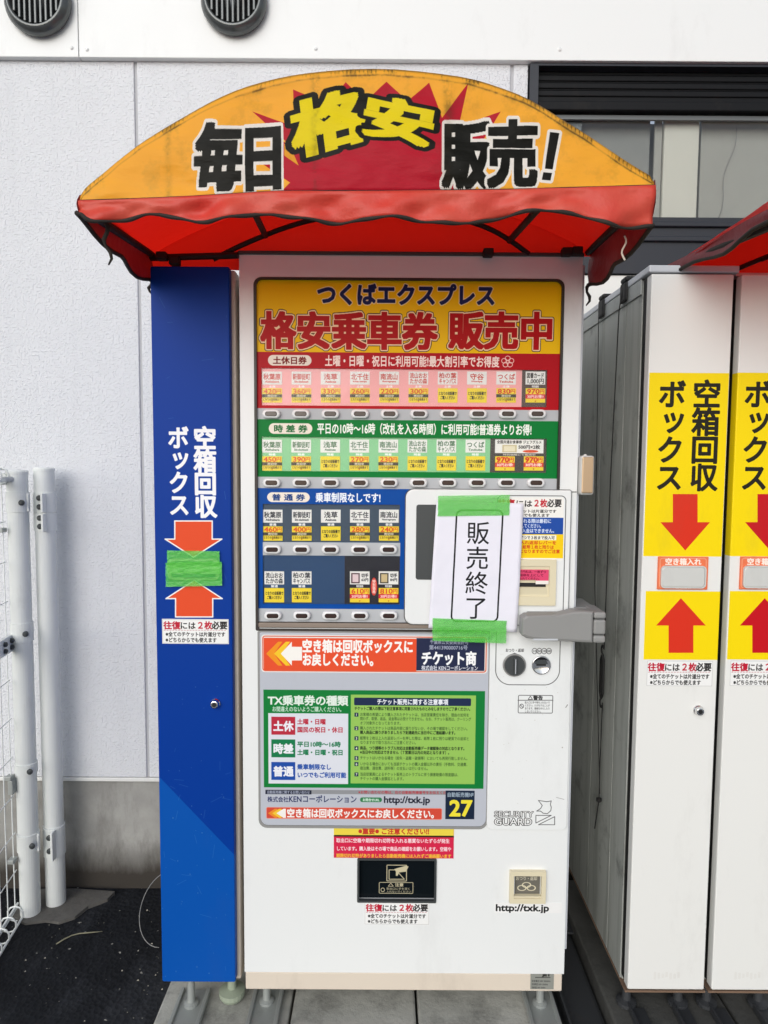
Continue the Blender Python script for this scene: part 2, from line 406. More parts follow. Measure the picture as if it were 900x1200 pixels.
def ring(P, Q, yf, yb):
    """frame between outer outline P and inner outline Q of equal length"""
    n = len(P); V = [(p[0], y, p[1]) for q, y in ((P, yb), (P, yf), (Q, yf), (Q, yb)) for p in q]; F = []
    for r in range(4):
        for i in range(n):
            j = (i+1) % n; F.append((r*n+i, r*n+j, ((r+1) % 4)*n+j, ((r+1) % 4)*n+i))
    return V, F
def holes(x0, z0, x1, z1, hs, yf, yb):
    """plate with rectangular holes that have real depth"""
    xs = sorted({x0, x1, *[h[0] for h in hs], *[h[2] for h in hs]}); zs = sorted({z0, z1, *[h[1] for h in hs], *[h[3] for h in hs]})
    xs = [x for x in xs if x0-1e-9 <= x <= x1+1e-9]; zs = [z for z in zs if z0-1e-9 <= z <= z1+1e-9]
    def solid(i, j):
        if not (0 <= i < len(xs)-1 and 0 <= j < len(zs)-1): return False
        cx, cz = (xs[i]+xs[i+1])/2, (zs[j]+zs[j+1])/2
        return not any(h[0] < cx < h[2] and h[1] < cz < h[3] for h in hs)
    V, F, idx = [], [], {}
    def v(i, j, y):
        k = (i, j, y)
        if k not in idx: idx[k] = len(V); V.append((xs[i], y, zs[j]))
        return idx[k]
    for i in range(len(xs)-1):
        for j in range(len(zs)-1):
            if not solid(i, j): continue
            F.append((v(i, j, yf), v(i+1, j, yf), v(i+1, j+1, yf), v(i, j+1, yf)))
            F.append((v(i, j, yb), v(i, j+1, yb), v(i+1, j+1, yb), v(i+1, j, yb)))
            if not solid(i-1, j): F.append((v(i, j, yb), v(i, j, yf), v(i, j+1, yf), v(i, j+1, yb)))
            if not solid(i+1, j): F.append((v(i+1, j, yf), v(i+1, j, yb), v(i+1, j+1, yb), v(i+1, j+1, yf)))
            if not solid(i, j-1): F.append((v(i, j, yf), v(i, j, yb), v(i+1, j, yb), v(i+1, j, yf)))
            if not solid(i, j+1): F.append((v(i, j+1, yb), v(i, j+1, yf), v(i+1, j+1, yf), v(i+1, j+1, yb)))
    return V, F
def tube(path, r, seg=8, closed=False):
    path = [Vector(p) for p in path]; V, F = [], []; n = len(path); up = Vector((0, 0, 1)); last = None
    for i, p in enumerate(path):
        d = (path[(i+1) % n if closed else min(i+1, n-1)]-path[(i-1) % n if closed else max(i-1, 0)]).normalized()
        if last is None: a = d.cross(up if abs(d.z) < .95 else Vector((1, 0, 0))).normalized()
        else: a = (last-d*last.dot(d)).normalized()
        last = a; b = d.cross(a); rr = r[i] if isinstance(r, (list, tuple)) else r
        V += [tuple(p+(a*math.cos(2*math.pi*k/seg)+b*math.sin(2*math.pi*k/seg))*rr) for k in range(seg)]
    m = n if closed else n-1
    for i in range(m):
        for k in range(seg):
            j = (i+1) % n; F.append((i*seg+k, i*seg+(k+1) % seg, j*seg+(k+1) % seg, j*seg+k))
    if not closed: F.append(tuple(range(seg))[::-1]); F.append(tuple(range((n-1)*seg, n*seg)))
    return V, F
def lathe(c, prof, axis='y', seg=24):
    """profile (radius, distance along axis) round the centre c; axis y = towards the wall"""
    V, F = [], []; n = len(prof)
    for r, h in prof:
        for k in range(seg):
            a = 2*math.pi*k/seg; u, w = r*math.cos(a), r*math.sin(a)
            V.append((c[0]+u, c[1]+h, c[2]+w) if axis == 'y' else (c[0]+u, c[1]+w, c[2]+h) if axis == 'z' else (c[0]+h, c[1]+u, c[2]+w))
    for i in range(n-1):
        for k in range(seg): F.append((i*seg+k, i*seg+(k+1) % seg, (i+1)*seg+(k+1) % seg, (i+1)*seg+k))
    F.append(tuple(range(seg))[::-1]); F.append(tuple(range((n-1)*seg, n*seg))); return V, F
def hexbolt(c, r, h, axis='y', out=-1):
    a = lathe(c, [(r*1.5, 0), (r*1.5, out*h*.25), (r, out*h*.26), (r, out*h), (r*.7, out*h*1.15)], axis, 6); return a
def rpt(r, Y, rad, seg=5):   # rounded rectangle outline from a photo rectangle; radius in photo pixels
    x0, z0, x1, z1 = R(r, Y); k = .0021
    return rr_pts(x0, z0, x1, z1, tuple(q*k for q in rad) if isinstance(rad, (tuple, list)) else rad*k, seg)
def prect(s, r, Y, name, parent, mat, thick=.0006):   # a flat sticker, card or label with its own small thickness
    x0, z0, x1, z1 = R(r, s.Y)
    V, F = box(x0, Y, z0, x1, Y+thick, z1); return obj(name, V, F, mat, parent, s)

# ------------------------------------------------------------------ the prints
NAVY, RED, GREEN, BLUE, YEL = '#1b2456', '#b3101c', '#0b7a35', '#0a4a9c', '#f2c313'
PAPER = '#f0f0f0'
ensure('毎日格安販売乗車券中つくばエクスプレス土休曜・祝に利用可能!最大割引率でお得度時差平の10時〜16改札を入る間普通よりなし制限すボックス空箱回収往復には２枚必要※全てのチケットは片道分ですどちらからでも使えます')

def draw_display():
    s = Sheet('display', (299, 326, 656, 733), .004, '#a9adb2', 2300)
    s.rect((280, 315, 680, 414), '#f4c208'); s.rect((280, 413.5, 680, 480), RED)
    s.text('つくばエクスプレス', (372, 333, 580, 357), NAVY, .045, ('#f3dcae', .085))
    s.text('格安乗車券', (307, 366, 511, 408), '#b2080e', (.03, .022, .004), ('#4a2a10', (.03, .022, .062))); s.text('格安乗車券', (307, 366, 511, 408), '#b2080e', (.035, .024, .006), ('#f6d9b0', (.03, .022, .042)))
    s.text('販売中', (527, 366, 648, 408), '#b2080e', (.03, .022, .004), ('#4a2a10', (.03, .022, .062))); s.text('販売中', (527, 366, 648, 408), '#b2080e', (.035, .024, .006), ('#f6d9b0', (.03, .022, .042)))
    def pill(x0, y0, x1, y1, t, c):
        s.rect((x0, y0, x1, y1), '#efe4d6', 6); s.text(t, (x0+6, y0+2, x1-6, y1-2), c, .03)
    pill(314, 416, 365, 428.5, '土休日券', '#7a1410')
    s.text('土曜・日曜・祝日に利用可能!最大割引率でお得度', (381, 417, 585, 429.5), '#fbe6dc', .028)
    for k in range(5):
        a = math.radians(90+72*k); s.ell(595+4.4*math.cos(a), 424-4*math.sin(a), 3.4, 3.2, '#f5c9c0', .8)
    s.ell(595, 424, 2.6, 2.4, '#f5c9c0', .8)
    # silver strips under the buttons
    s.rect((280, 479.5, 680, 492.5), '#b7babd'); s.rect((280, 559.5, 680, 573.5), '#b7babd')
    s.rect((280, 492.5, 680, 559.8), GREEN); pill(315, 496, 366, 508.5, '時 差 券', '#1c6b34')
    s.text('平日の10時〜16時（改札を入る時間）に利用可能!普通券よりお得!', (372, 496.5, 623, 509), '#f4f6ee', .03)
    s.rect((280, 572.5, 486, 713.5), BLUE); pill(313, 577, 363, 588.5, '普 通 券', '#123a7c')
    s.text('乗車制限なしです!', (370, 577.5, 446, 588.5), '#f2f4f8', .03)
    s.rect((280, 713.5, 486, 728.5), '#b7babd'); s.rect((308, 635.6, 469, 651.2), '#b7babd')
    return s.done()
S_disp = draw_display()

NEXT = ['となりの自販機で', 'ご購入ください']
def draw_cards():
    s = Sheet('ticket_cards', (299, 428, 656, 712), .014, '#c7616a', 2600)
    s.rect((304, 430, 645, 478), '#f8b0b0'); s.rect((611, 430, 645, 478), '#5c4c48')  # pink ground, and green below, brightened in place of light behind the cards
    s.rect((304, 508, 574, 556), '#8ed09a'); s.rect((574, 508, 645, 556), '#4a4644')
    s.rect((304, 590, 474, 636), '#465566'); s.rect((304, 650, 404, 711), '#2e4c72'); s.rect((404, 650, 474, 711), '#2a2b33')
    return s
S_card = draw_cards()
CARDS = []          # photo rectangles of the separate cards
def card(s, x, y0, name, sub, price, kind, tc, pc='#e0502a', wide=None):
    """white name card above its yellow price card"""
    w = 23; yn = y0+15.3; yp = y0+19.5; ye = y0+36.3
    r1 = (x, y0, x+w, yn); r2 = (x, yp, x+w, ye)
    s.rect(r1, '#efeeea'); s.rect(r2, '#f3d93a')
    if len(name) == 2: s.text(name[0], (x+1.5, y0+1.5, x+w-1.5, y0+7.8), tc, .02); s.text(name[1], (x+1.5, y0+8, x+w-1.5, y0+14.2), tc, .02)
    else:
        n = len(name[0]); k = min(10, 3.9*n)
        s.text(name[0], (x+w/2-k, y0+2.5, x+w/2+k, y0+9.5), tc, .02); s.text(sub, (x+w/2-k*.8, y0+10.5, x+w/2+k*.8, y0+13), tc, .03)
    s.text(kind, (x+w/2-4, yn+.7, x+w/2+4, yp-.6), '#ffffff', .03)
    if price is None:
        s.text(NEXT[0], (x+1, yp+4, x+w-1, yp+8), '#26241c', .03); s.text(NEXT[1], (x+3, yp+9, x+w-3, yp+13), '#26241c', .03)
    else:
        s.text(price, (x+2, yp+.6, x+w-7, yp+6.4), pc, .025); s.text('円', (x+w-6.5, yp+1, x+w-1, yp+6), pc, .02)
        if kind.startswith('特'):
            s.rect((x, yp+7, x+w, yp+12.2), '#d6243a'); s.text('30円お得!!', (x+2, yp+7.8, x+w-2, yp+11.6), '#ffe9e0', .03)
        else:
            s.rect((x, yp+7, x+w, yp+10.8), '#4a463c'); s.text('売切中', (x+6, yp+7.6, x+w-6, yp+10.4), '#f1e9cc', .03)
            s.text('となりの自販機まで', (x+1, yp+11.5, x+w-1, yp+14.5), '#4a3a1c', .02)
        s.poly([(x+w/2-1, yp+14.6), (x+w/2+1, yp+14.6), (x+w/2, yp+16)], '#c03020')
    CARDS.append(r1); CARDS.append(r2)
st = [(['秋葉原'], 'Akihabara'), (['新御徒町'], 'Shin-okachimachi'), (['浅草'], 'Asakusa'), (['北千住'], 'Kita-senju'), (['南流山'], 'Minami-nagareyama'),
      (['流山おお', 'たかの森'], ''), (['柏の葉', 'キャンパス'], ''), (['守谷'], 'Moriya'), (['つくば'], 'Tsukuba'), (['図書カード', '1,000円'], '')]
PC = 34.15
for i, p in enumerate(['420', '360', '330', '260', '220', '300', None, None, '830', '970']):
    card(S_card, 307.9+PC*i, 435.8, *st[i], p, '特別価格' if i == 9 else '土休', '#c8382e' if i < 9 else '#2a2622', '#dd5a22' if i < 8 else '#d8321e')
for i, (j, p) in enumerate([(0, '450'), (1, '390'), (2, None), (3, '270'), (4, '230'), (5, None), (6, None), (8, None)]):
    card(S_card, 307.9+33.9*i, 515.2, *st[j], p, '時差', '#3d6d48')
def wide(s):
    r = (579.6, 515.2, 636.2, 531.2); s.rect(r, '#efeee8'); CARDS.append(r)
    s.text('全国共通お食事券 ジェフグルメ', (582, 516.2, 634, 520), '#2a2a28', .02); s.rect((588, 521.5, 605, 530), '#cfc29a'); s.rect((590, 523, 603, 529), '#e8e0c4')
    s.text('500円×2枚', (607, 521.5, 632, 526.2), '#2a2a28', .03); s.ell(621, 529, 9, 1.6, '#e0502a')
    s.text('特別価格にて販売中', (589, 531.9, 627, 534), '#efe9dc', .02)
    for x in (579.6, 613.1):
        q = (x, 534.8, x+23, 551.5); s.rect(q, '#f3d93a'); CARDS.append(q)
        s.text('970', (x+2, 535.6, x+16, 541.4), '#d8321e', .05); s.text('円', (x+16.5, 536, x+22, 541), '#d8321e', .03)
        s.rect((x, 542, x+23, 547.4), '#e0442c'); s.text('30円お得!', (x+2, 542.9, x+21, 546.6), '#fff', .03) if 0 else s.text('30円お得!', (x+2, 542.9, x+21, 546.6), '#fff0e8', .03)
        s.poly([(x+10.5, 549), (x+12.5, 549), (x+11.5, 550.8)], '#c03020')
wide(S_card)
for i, (j, p) in enumerate([(0, '460'), (1, '400'), (2, None), (3, '280'), (4, '240')]):
    card(S_card, 308.6+33.9*i, 597, *st[j], p, '普通', '#20242c')
card(S_card, 310.4, 669, *st[5], None, '普通', '#20242c'); card(S_card, 342.4, 669, *st[6], None, '普通', '#20242c')
for x, v, p in ((410.2, '63円', '610'), (443.8, '84円', '810')):
    s = S_card; card(s, x, 669, ['', ''], '', p, '特別価格', '#20242c', '#e0502a')
    s.rect((x+1.5, 671, x+11.5, 683), '#5b3c44' if p == '610' else '#4a4238'); s.rect((x+3, 672.4, x+10, 681.6), '#e6cfd2' if p == '610' else '#d2bd8e')
    s.text('切手', (x+13.5, 671.5, x+21.5, 676), '#26262a', .03); s.text(v, (x+13.5, 677, x+21.5, 680.6), '#26262a', .03)
S_card.ell(438.3, 687, 3.6, 10.5, '#e0483c'); S_card.text('特別価格', (436.6, 679, 440, 695), '#ffe8dc', .03, vert=True)
S_card.done()

def draw_info():
    s = Sheet('information_panel', (303, 741, 573, 970), -.003, '#b9bdc6', 2300)
    s.rect((306, 744.5, 571.5, 788.5), '#e9e4de', 4); s.rect((307.4, 745.7, 570.3, 787.4), '#d85a3c', 3.5, 1.2)
    s.rect((309, 748, 488, 786), '#e4502c'); s.rect((488, 748, 568, 786), '#232a48')
    for k, c in ((0, '#ee9420'), (9, '#f3c62a'), (17, '#f4f1ea')):
        x = 312+k; s.poly([(x, 766), (x+14, 752), (x+19, 752), (x+9 if k < 17 else x+19, 762 if k == 17 else 766), (x+19, 770) if k == 17 else (x+9, 766), (x+19, 780), (x+14, 780)] if k < 17 else [(x, 766), (x+13, 752), (x+13, 758), (x+25, 758), (x+25, 774), (x+13, 774), (x+13, 780)], c)
    s.text('空き箱は回収ボックスに', (354.5, 750, 484, 764.5), '#f6f3ee', .045); s.text('お戻しください。', (354.5, 766, 444, 780), '#f6f3ee', .045)
    s.text('千葉県公安委員会許可', (504, 749.5, 549, 755), '#a7acc0', .02); s.text('第441390000716号', (503, 756, 548, 761.5), '#a7acc0', .02)
    s.text('チケット商', (494, 763.5, 558, 779), '#f3f3f3', .045); s.text('株式会社 KENコーポレーション', (494, 780, 560, 785.5), '#e6e8f0', .02)
    # green board
    s.rect((309, 809, 567.5, 923.5), GREEN); s.text('TX乗車券の種類', (314.5, 815, 407.5, 826.5), '#dfe9df', .035); s.text('お間違えのないようご購入ください。', (319, 828, 403, 834), '#cfe3d2', .02)
    s.rect((314.5, 836, 408, 918.5), '#d9dce4')
    for y, t, c, a, b in ((840, '土休', '#b72a3e', '土曜・日曜', '国民の祝日・休日'), (866.5, '時差', '#12784a', '平日10時〜16時', '土曜・日曜・祝日'), (893, '普通', '#1d4ba2', '乗車制限なし', 'いつでもご利用可能')):
        s.rect((318, y, 346, y+21), c); s.text(t, (320.5, y+5, 343.5, y+16.5), '#e8e8ee', .045)
        s.text(a, (348.5, y+2.5, 348.5+6.6*len(a) if '10' not in a else 399, y+8.8), c, .035); s.text(b, (348.5, y+12, min(405.5, 348.5+6.7*len(b)), y+18.3), c, .035)
    s.rect((411, 814.5, 557, 918.5), '#94c25a')
    s.rect((415, 818, 552, 827), '#1d2b4c', 1.5); s.text('チケット販売に関する注意事項', (442, 819.2, 525, 825.8), '#e9ecf0', .035)
    s.text('チケットご購入の際は下記注意事項に同意されたものとみなしますのでご了承ください。', (415.5, 828.5, 553, 832.6), '#22321c', .028)
    L = [(835.5, 1, ['お客様の希望により購入されたチケットは、当店営業責任を除き、理由の如何を', '問わず、取替、返品、返金等はお受けできません。なお、チケット販売は、クーリング', 'オフ対象外となっております。'], 0),
         (851.5, 2, ['購入されたチケットは商品内容に誤りがないか、その場で確認をしてください。', '購入商品に誤りがありましたら下記連絡先に当日中にご連絡願います。'], 2),
         (863.2, 3, ['紙幣を２枚以上入れ返却レバーを押した際は、紙幣１枚に残りは硬貨での返却と', 'なりますので取り忘れにご注意ください。'], 0),
         (874.8, 4, ['商品、つり銭等のトラブル対応は自動販売機データ確認後の対応となります。', '※当日中の対応はできません（７営業日以内の対応となります）。'], 3),
         (886.4, 5, ['チケットはいかなる場合（紛失・盗難・破損等）においても再発行致しません。'], 0),
         (893.4, 6, ['いかなる場合においても当該チケットの購入金額以外の責任（手数料、交通費、', '宿泊費、通信費、送料等）の支払いは行いません。'], 0),
         (905.5, 7, ['当店従業員によるチケット販売上のトラブルに伴う損害賠償の限度額は、', 'チケットの購入金額迄とします。'], 0)]
    for y, k, ls, bd in L:
        s.rect((415.4, y-.3, 420, y+4.3), '#1d2b4c'); s.text(str(k), (416.9, y+.5, 418.5, y+3.5), '#e8f0d8', .03)
        for i, t in enumerate(ls):
            b = (bd >> i) & 1 or (bd == 3) or (bd == 2 and i == 1)
            s.text(t, (422, y+i*4.9, 422+min(130, 3.55*len(t)), y+i*4.9+4.1), '#22321c' if b else '#3c5a2c', .03 if b else .012)
    s.rect((311, 926, 532, 930.8), '#8f9194'); s.rect((311, 926, 365, 930.8), '#1d2336'); s.text('自動販売機に関するお問い合わせ', (313, 926.6, 363, 930.2), '#aab0c0', .02)
    s.text('※お問い合わせの際は、右の自動販売機番号をお伝えください', (420, 926.8, 531, 930.4), '#b33a44', .02)
    s.text('株式会社', (313.5, 933.5, 338, 939.8), '#26305c', .02); s.text('KENコーポレーション', (338.5, 932, 418, 940.5), '#26305c', .02)
    s.rect((422, 934.5, 447.5, 940), '#2f7b4c', 2.6); s.text('お問合せURL', (425, 935.6, 444.5, 939), '#dcefe0', .03)
    s.text('http://txk.jp', (450, 933, 503.5, 943), '#171b2c', .03)
    s.rect((312, 946.5, 518, 960), '#d04a38', 2); s.rect((312, 946.5, 518, 960), '#e88a78', 2, .7)
    for k, c in ((0, '#e88c2c'), (5, '#f0c438'), (10, '#f0ece6')): s.poly([(314+k, 953), (322+k, 947.8), (325+k, 947.8), (325+k, 958.4), (322+k, 958.4)], c)
    s.text('空き箱は回収ボックスにお戻しください。', (336.5, 948.3, 514, 958.3), '#f2eeea', .04)
    s.rect((522, 926.5, 556, 960), '#17263c'); s.text('自動販売機№', (524, 928.5, 555, 934), '#9fb0be', .02); s.text('27', (527.5, 937, 552, 956), '#ecdc3a', .035)
    return s.done()
S_info = draw_info()

def draw_service():
    s = Sheet('service_door', (571, 733, 669, 974), -.005, WHITE, 2300)
    s.rect((581, 700, 657, 803), '#4c4c4c', 18, .9)
    s.text('おつり・返却', (592.5, 760, 614, 764), '#3a3a3a', .02); s.poly([(597, 767.5), (603, 765), (609, 767.5), (609, 768), (597, 768)], '#333333')
    for k, t in enumerate(('10', '50', '100', '500')): s.ell(627+k*5.6, 763, 3.3, 3.6, '#555', .7) if 0 else s.ell(626.5+k*5.6, 763, 3.3, 3.6, '#555555', .7); 
    for k, t in enumerate(('10', '50', '100', '500')): s.text(t, (624.5+k*5.6, 761.6, 628.6+k*5.6, 764.4), '#444444', .02)
    s.rect((607, 814.5, 648, 836), '#4a4a4a', 1.8, .8); s.poly([(607, 820.6), (648, 820.6)], '#4a4a4a', .8, closed=False)
    s.text('警告', (625, 815.4, 636, 820), '#333333', .04); s.poly([(619, 819.6), (621.5, 815.8), (624, 819.6)], '#333333', .7)
    s.ell(611.3, 827.6, 2.6, 2.8, '#444444', .7); s.poly([(609.6, 825.8), (613, 829.4)], '#444444', .7, closed=False)
    for i, t in enumerate(('投入口に手や物を入れないで', 'ください。けがをすることが', 'あります。機械をゆらしたり', 'しないでください。')): s.text(t, (615, 821.8+i*3.5, 615+2.25*len(t), 824.6+i*3.5), '#555555', .01)
    s.text('SECURITY', (579.5, 950.5, 624.5, 957.3), '#f2f2f0', .0, ('#303030', .065)); s.text('GUARD', (579.5, 958.6, 623, 966.8), '#f2f2f0', .006, ('#303030', .07))
    g = [(631, 938), (641, 939.5), (646, 938.5), (645, 942.5), (646, 946), (645.5, 950), (641.5, 953.5), (636.5, 953), (633.5, 950.5), (629, 950.5), (633.5, 947.5), (635.5, 944)]
    s.poly(g, '#3c3c3c', .8); s.poly([(628, 955.5), (646, 955.5), (628, 964.5)], '#3c3c3c', .8); s.poly([(650, 957), (650, 966.5), (631, 966.5)], '#3c3c3c', .8)
    s.poly([(652, 934.5), (661, 936.8)], '#9a9a98', .6, closed=False); s.poly([(663, 829), (665, 826)], '#8a8a86', 1, closed=False); s.ell(659, 876, .8, .8, '#aaa9a2')
    for k in range(26): x = random.uniform(574, 665); y = random.uniform(740, 968); s.ell(x, y, random.uniform(.25, .6), random.uniform(.25, .6), '#b9b4a8', None, .6)
    return s.done()
S_serv = draw_service()

def draw_plate():
    s = Sheet('payment_plate', (474, 573, 669, 734), -.010, WHITE, 2300)
    s.rect((581, 580.5, 661.5, 760), '#4a4a4a', 6, .9)
    s.rect((583, 583, 660, 657), '#f1efe9', 2)
    s.text('往復', (584, 585, 603, 594), '#c01a2c', .035); s.text('には', (604.5, 586, 623.5, 594), '#2a2626', .025); s.text('２枚', (625, 585, 641, 594), '#c01a2c', .035); s.text('必要', (641.5, 585, 658, 594), '#2a2626', .03)
    s.text('※全てのチケットは片道分です', (585, 597, 652, 600.8), '#333333', .025); s.text('※どちらからでも使えます', (585, 601.8, 644, 605.6), '#333333', .025)
    s.rect((583, 606.5, 660, 626), '#1d4ba2')
    for i, (t, x) in enumerate((('続けて購入される際は最初に', 646), ('必要枚数分入金してください。', 636), ('途中での追加入金はできません。', 652))): s.text(t, (585, 608+i*5.7, x, 612.8+i*5.7), '#dfe6f4', .03)
    s.rect((583, 626, 660, 654), '#f5cd10'); s.rect((583, 627, 652, 632.8), '#f4f1e2'); s.text('千円札は１枚ずつで３枚まで投入可', (585, 628, 650, 632), '#333333', .02)
    for i, (t, x) in enumerate((('※２枚以上入れ返却レバーを', 652), ('押した際は、紙幣１枚と残りは', 649), ('硬貨の返却になりますのでご注意', 656))): s.text(t, (585, 633.6+i*5.1, x, 638+i*5.1), '#d0421c', .025)
    return s.done()
S_plate = draw_plate()

def draw_roundtrip(s, x0, y0, x1, y1):
    w, h = x1-x0, y1-y0; f = lambda a, b, c, d: (x0+a*w, y0+b*h, x0+c*w, y0+d*h)
    s.rect((x0, y0, x1, y1), '#eeeeec'); s.rect((x0, y0, x1, y1), '#c9c9c6', 0, .6)
    s.text('往復', f(.02, .08, .27, .40), '#bc1c34', .035); s.text('には', f(.27, .1, .5, .40), '#2a2626', .025); s.text('２枚', f(.52, .08, .75, .40), '#bc1c34', .035); s.text('必要', f(.75, .08, .98, .40), '#2a2626', .035)
    for k in range(22): s.rect(f(.02+k*.0435, .435, .05+k*.0435, .46), '#c48890')
    s.text('※全てのチケットは片道分です', f(.05, .52, .95, .71), '#2e2e2e', .03); s.text('※どちらからでも使えます', f(.05, .76, .82, .95), '#2e2e2e', .03)
def arrow(s, x0, y0, x1, y1, c, up=False, line=None, nk=.22, hd=.5):
    w = x1-x0
    P = [(x0+w*nk, y0), (x1-w*nk, y0), (x1-w*nk, y1-(y1-y0)*hd), (x1, y1-(y1-y0)*hd), ((x0+x1)/2, y1), (x0, y1-(y1-y0)*hd), (x0+w*nk, y1-(y1-y0)*hd)]
    if up: P = [(x, y0+y1-y) for x, y in P]
    s.poly(P, c); line and s.poly(P, line, 1.5)

def draw_bluefront():
    s = Sheet('blue_box_front', (176, 309, 280, 1152), -.012, '#003792', 1900)
    s.poly([(170, 893), (290, 1018), (290, 1170), (170, 1170)], '#0650a8')
    s.text('空箱回収', (228, 500.5, 253, 607), '#f2f2f4', .04, vert=True); s.text('ボックス', (198, 500, 221, 605), '#f2f2f4', .035, vert=True)
    arrow(s, 193.5, 610.5, 260, 653, '#e2502c', False, '#f2eeea', .17); arrow(s, 194.5, 680, 260.5, 723, '#e2502c', True, '#f2eeea', .17)
    rs = random.Random(5)
    for k in range(34):
        x, y = rs.uniform(182, 266), rs.choice((rs.uniform(860, 1145), rs.uniform(330, 1145))); L_ = rs.uniform(2, 16); an = rs.uniform(-.5, .5)+rs.choice((0, 1.57))
        s.poly([(x, y), (x+L_*math.cos(an), y+L_*math.sin(an))], '#7f9cc8', .5, .28, closed=False)
    for k in range(40): s.ell(rs.uniform(180, 270), rs.uniform(800, 1148), rs.uniform(.3, .9), rs.uniform(.3, .9), '#9aa8bc', None, .35)
    return s.done()
S_blue = draw_bluefront()
S_st1 = Sheet('sticker_on_blue', (190, 725.5, 268, 754.5), -.013, PAPER, 2600); draw_roundtrip(S_st1, 190.3, 726, 267.7, 754); S_st1.done()
S_st2 = Sheet('sticker_under_outlet', (427, 1058.5, 503.5, 1085.5), -.006, PAPER, 2600); draw_roundtrip(S_st2, 427.3, 1059, 503, 1085); S_st2.done()

def draw_boxfront(name, dx):
    s = Sheet(name, (734+dx, 316, 868+dx, 1162), -.008, '#e6e6e2', 1900)
    def q(x, y): return x+dx*(1-(y-750)*.00009)
    a = lambda x0, y0, x1, y1: (q(x0, (y0+y1)/2), y0, q(x1, (y0+y1)/2), y1)
    s.rect(a(757.5, 437, 850, 652), '#f5d800'); s.rect(a(755.5, 693, 843, 773), '#f5d800')
    s.text('空箱回収', a(811, 446, 842, 576), '#211f16', .03, vert=True); s.text('ボックス', a(771, 446, 801, 576), '#211f16', .03, vert=True)
    x0, y0, x1, y1 = a(774, 579, 832, 645); arrow(s, x0, y0, x1, y1, '#d8321c' if dx == 0 else '#c40e1c', False, None, .25)
    x0, y0, x1, y1 = a(769, 701, 827, 765); arrow(s, x0, y0, x1, y1, '#d8321c' if dx == 0 else '#c40e1c', True, None, .25)
    draw_roundtrip(s, *a(758, 774.5, 835, 804))
    for k in range(7): s.rect(a(766+k*4.6, 1139+(k*7 % 3), 769+k*4.6, 1148-(k*5 % 4)), '#b9b2a6', 1, None, .12)
    return s.done()
S_bx1 = draw_boxfront('box_front', 0)
S_bx2 = draw_boxfront('second_box_front', 98)
def draw_slot(name, dx):
    s = Sheet(name, (771+dx, 652, 830+dx, 691), -.014, '#e87850', 2400)
    s.rect((773+dx, 654, 828+dx, 689), '#f0a080', 3, 1); s.text('空き箱入れ', (780+dx, 654.5, 822+dx, 662), '#fbe9dc', .04); s.text('空箱回収', (792+dx, 687.6, 810+dx, 690), '#fbe9dc', .02)
    return s.done()
S_sl1 = draw_slot('slot_label', 0); S_sl2 = draw_slot('second_slot_label', 96)

def draw_warn():
    s = Sheet('warning_strip', (391, 970, 532, 1007), -.006, '#d2264a', 2400)
    s.rect((391, 970, 532, 980.5), '#e9d34a'); s.rect((391, 980.2, 532, 982.2), '#3a2c16'); s.text('※重要※ ご注意ください!!', (420, 971.5, 503, 979), '#c23a2a', .035)
    s.text('取出口に空箱や期限切れ切符を入れる悪質ないたずらが発生', (394, 984, 527, 989), '#f6dfe0', .03)
    s.text('しています。購入後はその場で商品の確認をお願いします。空箱や', (394, 993.5, 529, 998.5), '#f6dfe0', .03)
    s.text('期限切れ切符がありましたら自動販売機には入れずご連絡願います', (394, 1002, 529, 1006.6), '#eec23c', .03)
    return s.done()
S_warn = draw_warn()
def draw_outlet():
    s = Sheet('outlet_flap', (420, 1007, 510, 1056), -.001, '#10161a', 2400)
    C_ = '#c9bf9e'; s.rect((453, 1017, 477, 1036.5), C_, 1, .9)
    s.poly([(456, 1034), (456, 1023), (464, 1023), (474, 1034)], C_, .9); s.poly([(462, 1022), (476, 1018), (479, 1019), (476, 1025), (468, 1026), (466, 1030), (464, 1030), (464, 1025)], C_)
    s.rect((444, 1037.5, 484.5, 1051), C_, 1.5, .7); s.poly([(455, 1042.3), (458, 1038.6), (461, 1042.3)], C_, .7); s.text('注意', (463, 1038.6, 473, 1042.6), C_, .03)
    s.ell(448.5, 1046.5, 2.4, 2.5, C_, .7); s.text('取出口に手を深く', (453, 1043.8, 481, 1046.6), C_, .01); s.text('入れないでください', (453, 1047.2, 482, 1050), C_, .01)
    return s.done()
S_out = draw_outlet()
def draw_return():
    s = Sheet('coin_return_flap', (603, 1026, 633, 1054), -.001, '#6d6a62', 2600)
    s.text('おつり・返却', (605, 1028.5, 630, 1033), '#c8c2ae', .02)
    for x, y in ((612, 1042), (623, 1042), (617.5, 1038.5)): s.ell(x, y, 5.5, 3.4, '#d8d0b4', .9)
    return s.done()
S_ret = draw_return()
S_url = Sheet('web_address_sticker', (580, 1059.5, 659, 1071.5), -.006, '#ececea', 2600); S_url.text('http://txk.jp', (581.5, 1061, 643.5, 1071.4), '#141414', .03); S_url.done()
S_plt = Sheet('rating_plate', (622, 1141.5, 651, 1163), -.006, '#8d8f88', 2600)
S_plt.text('JET', (637, 1143.5, 646, 1147), '#1c1c1c', .06); S_plt.rect((628, 1148, 646, 1149), '#4a4a48')
for k in range(3): S_plt.text('定格電圧100V 50/60Hz', (624, 1151.5+k*3.8, 646-k*3, 1154+k*3.8), '#333333', .01)
S_plt.done()
S_bill = Sheet('bill_slot_label', (606, 667.5, 643, 684.5), .0, '#e04a72', 2600)
for k in range(3): S_bill.text(('千円札は、一枚ずつ', '絵柄を上にして', '入れてください。')[k], (609, 668.5+k*4, 640-k*3, 671.6+k*4), '#7c1236', .03)
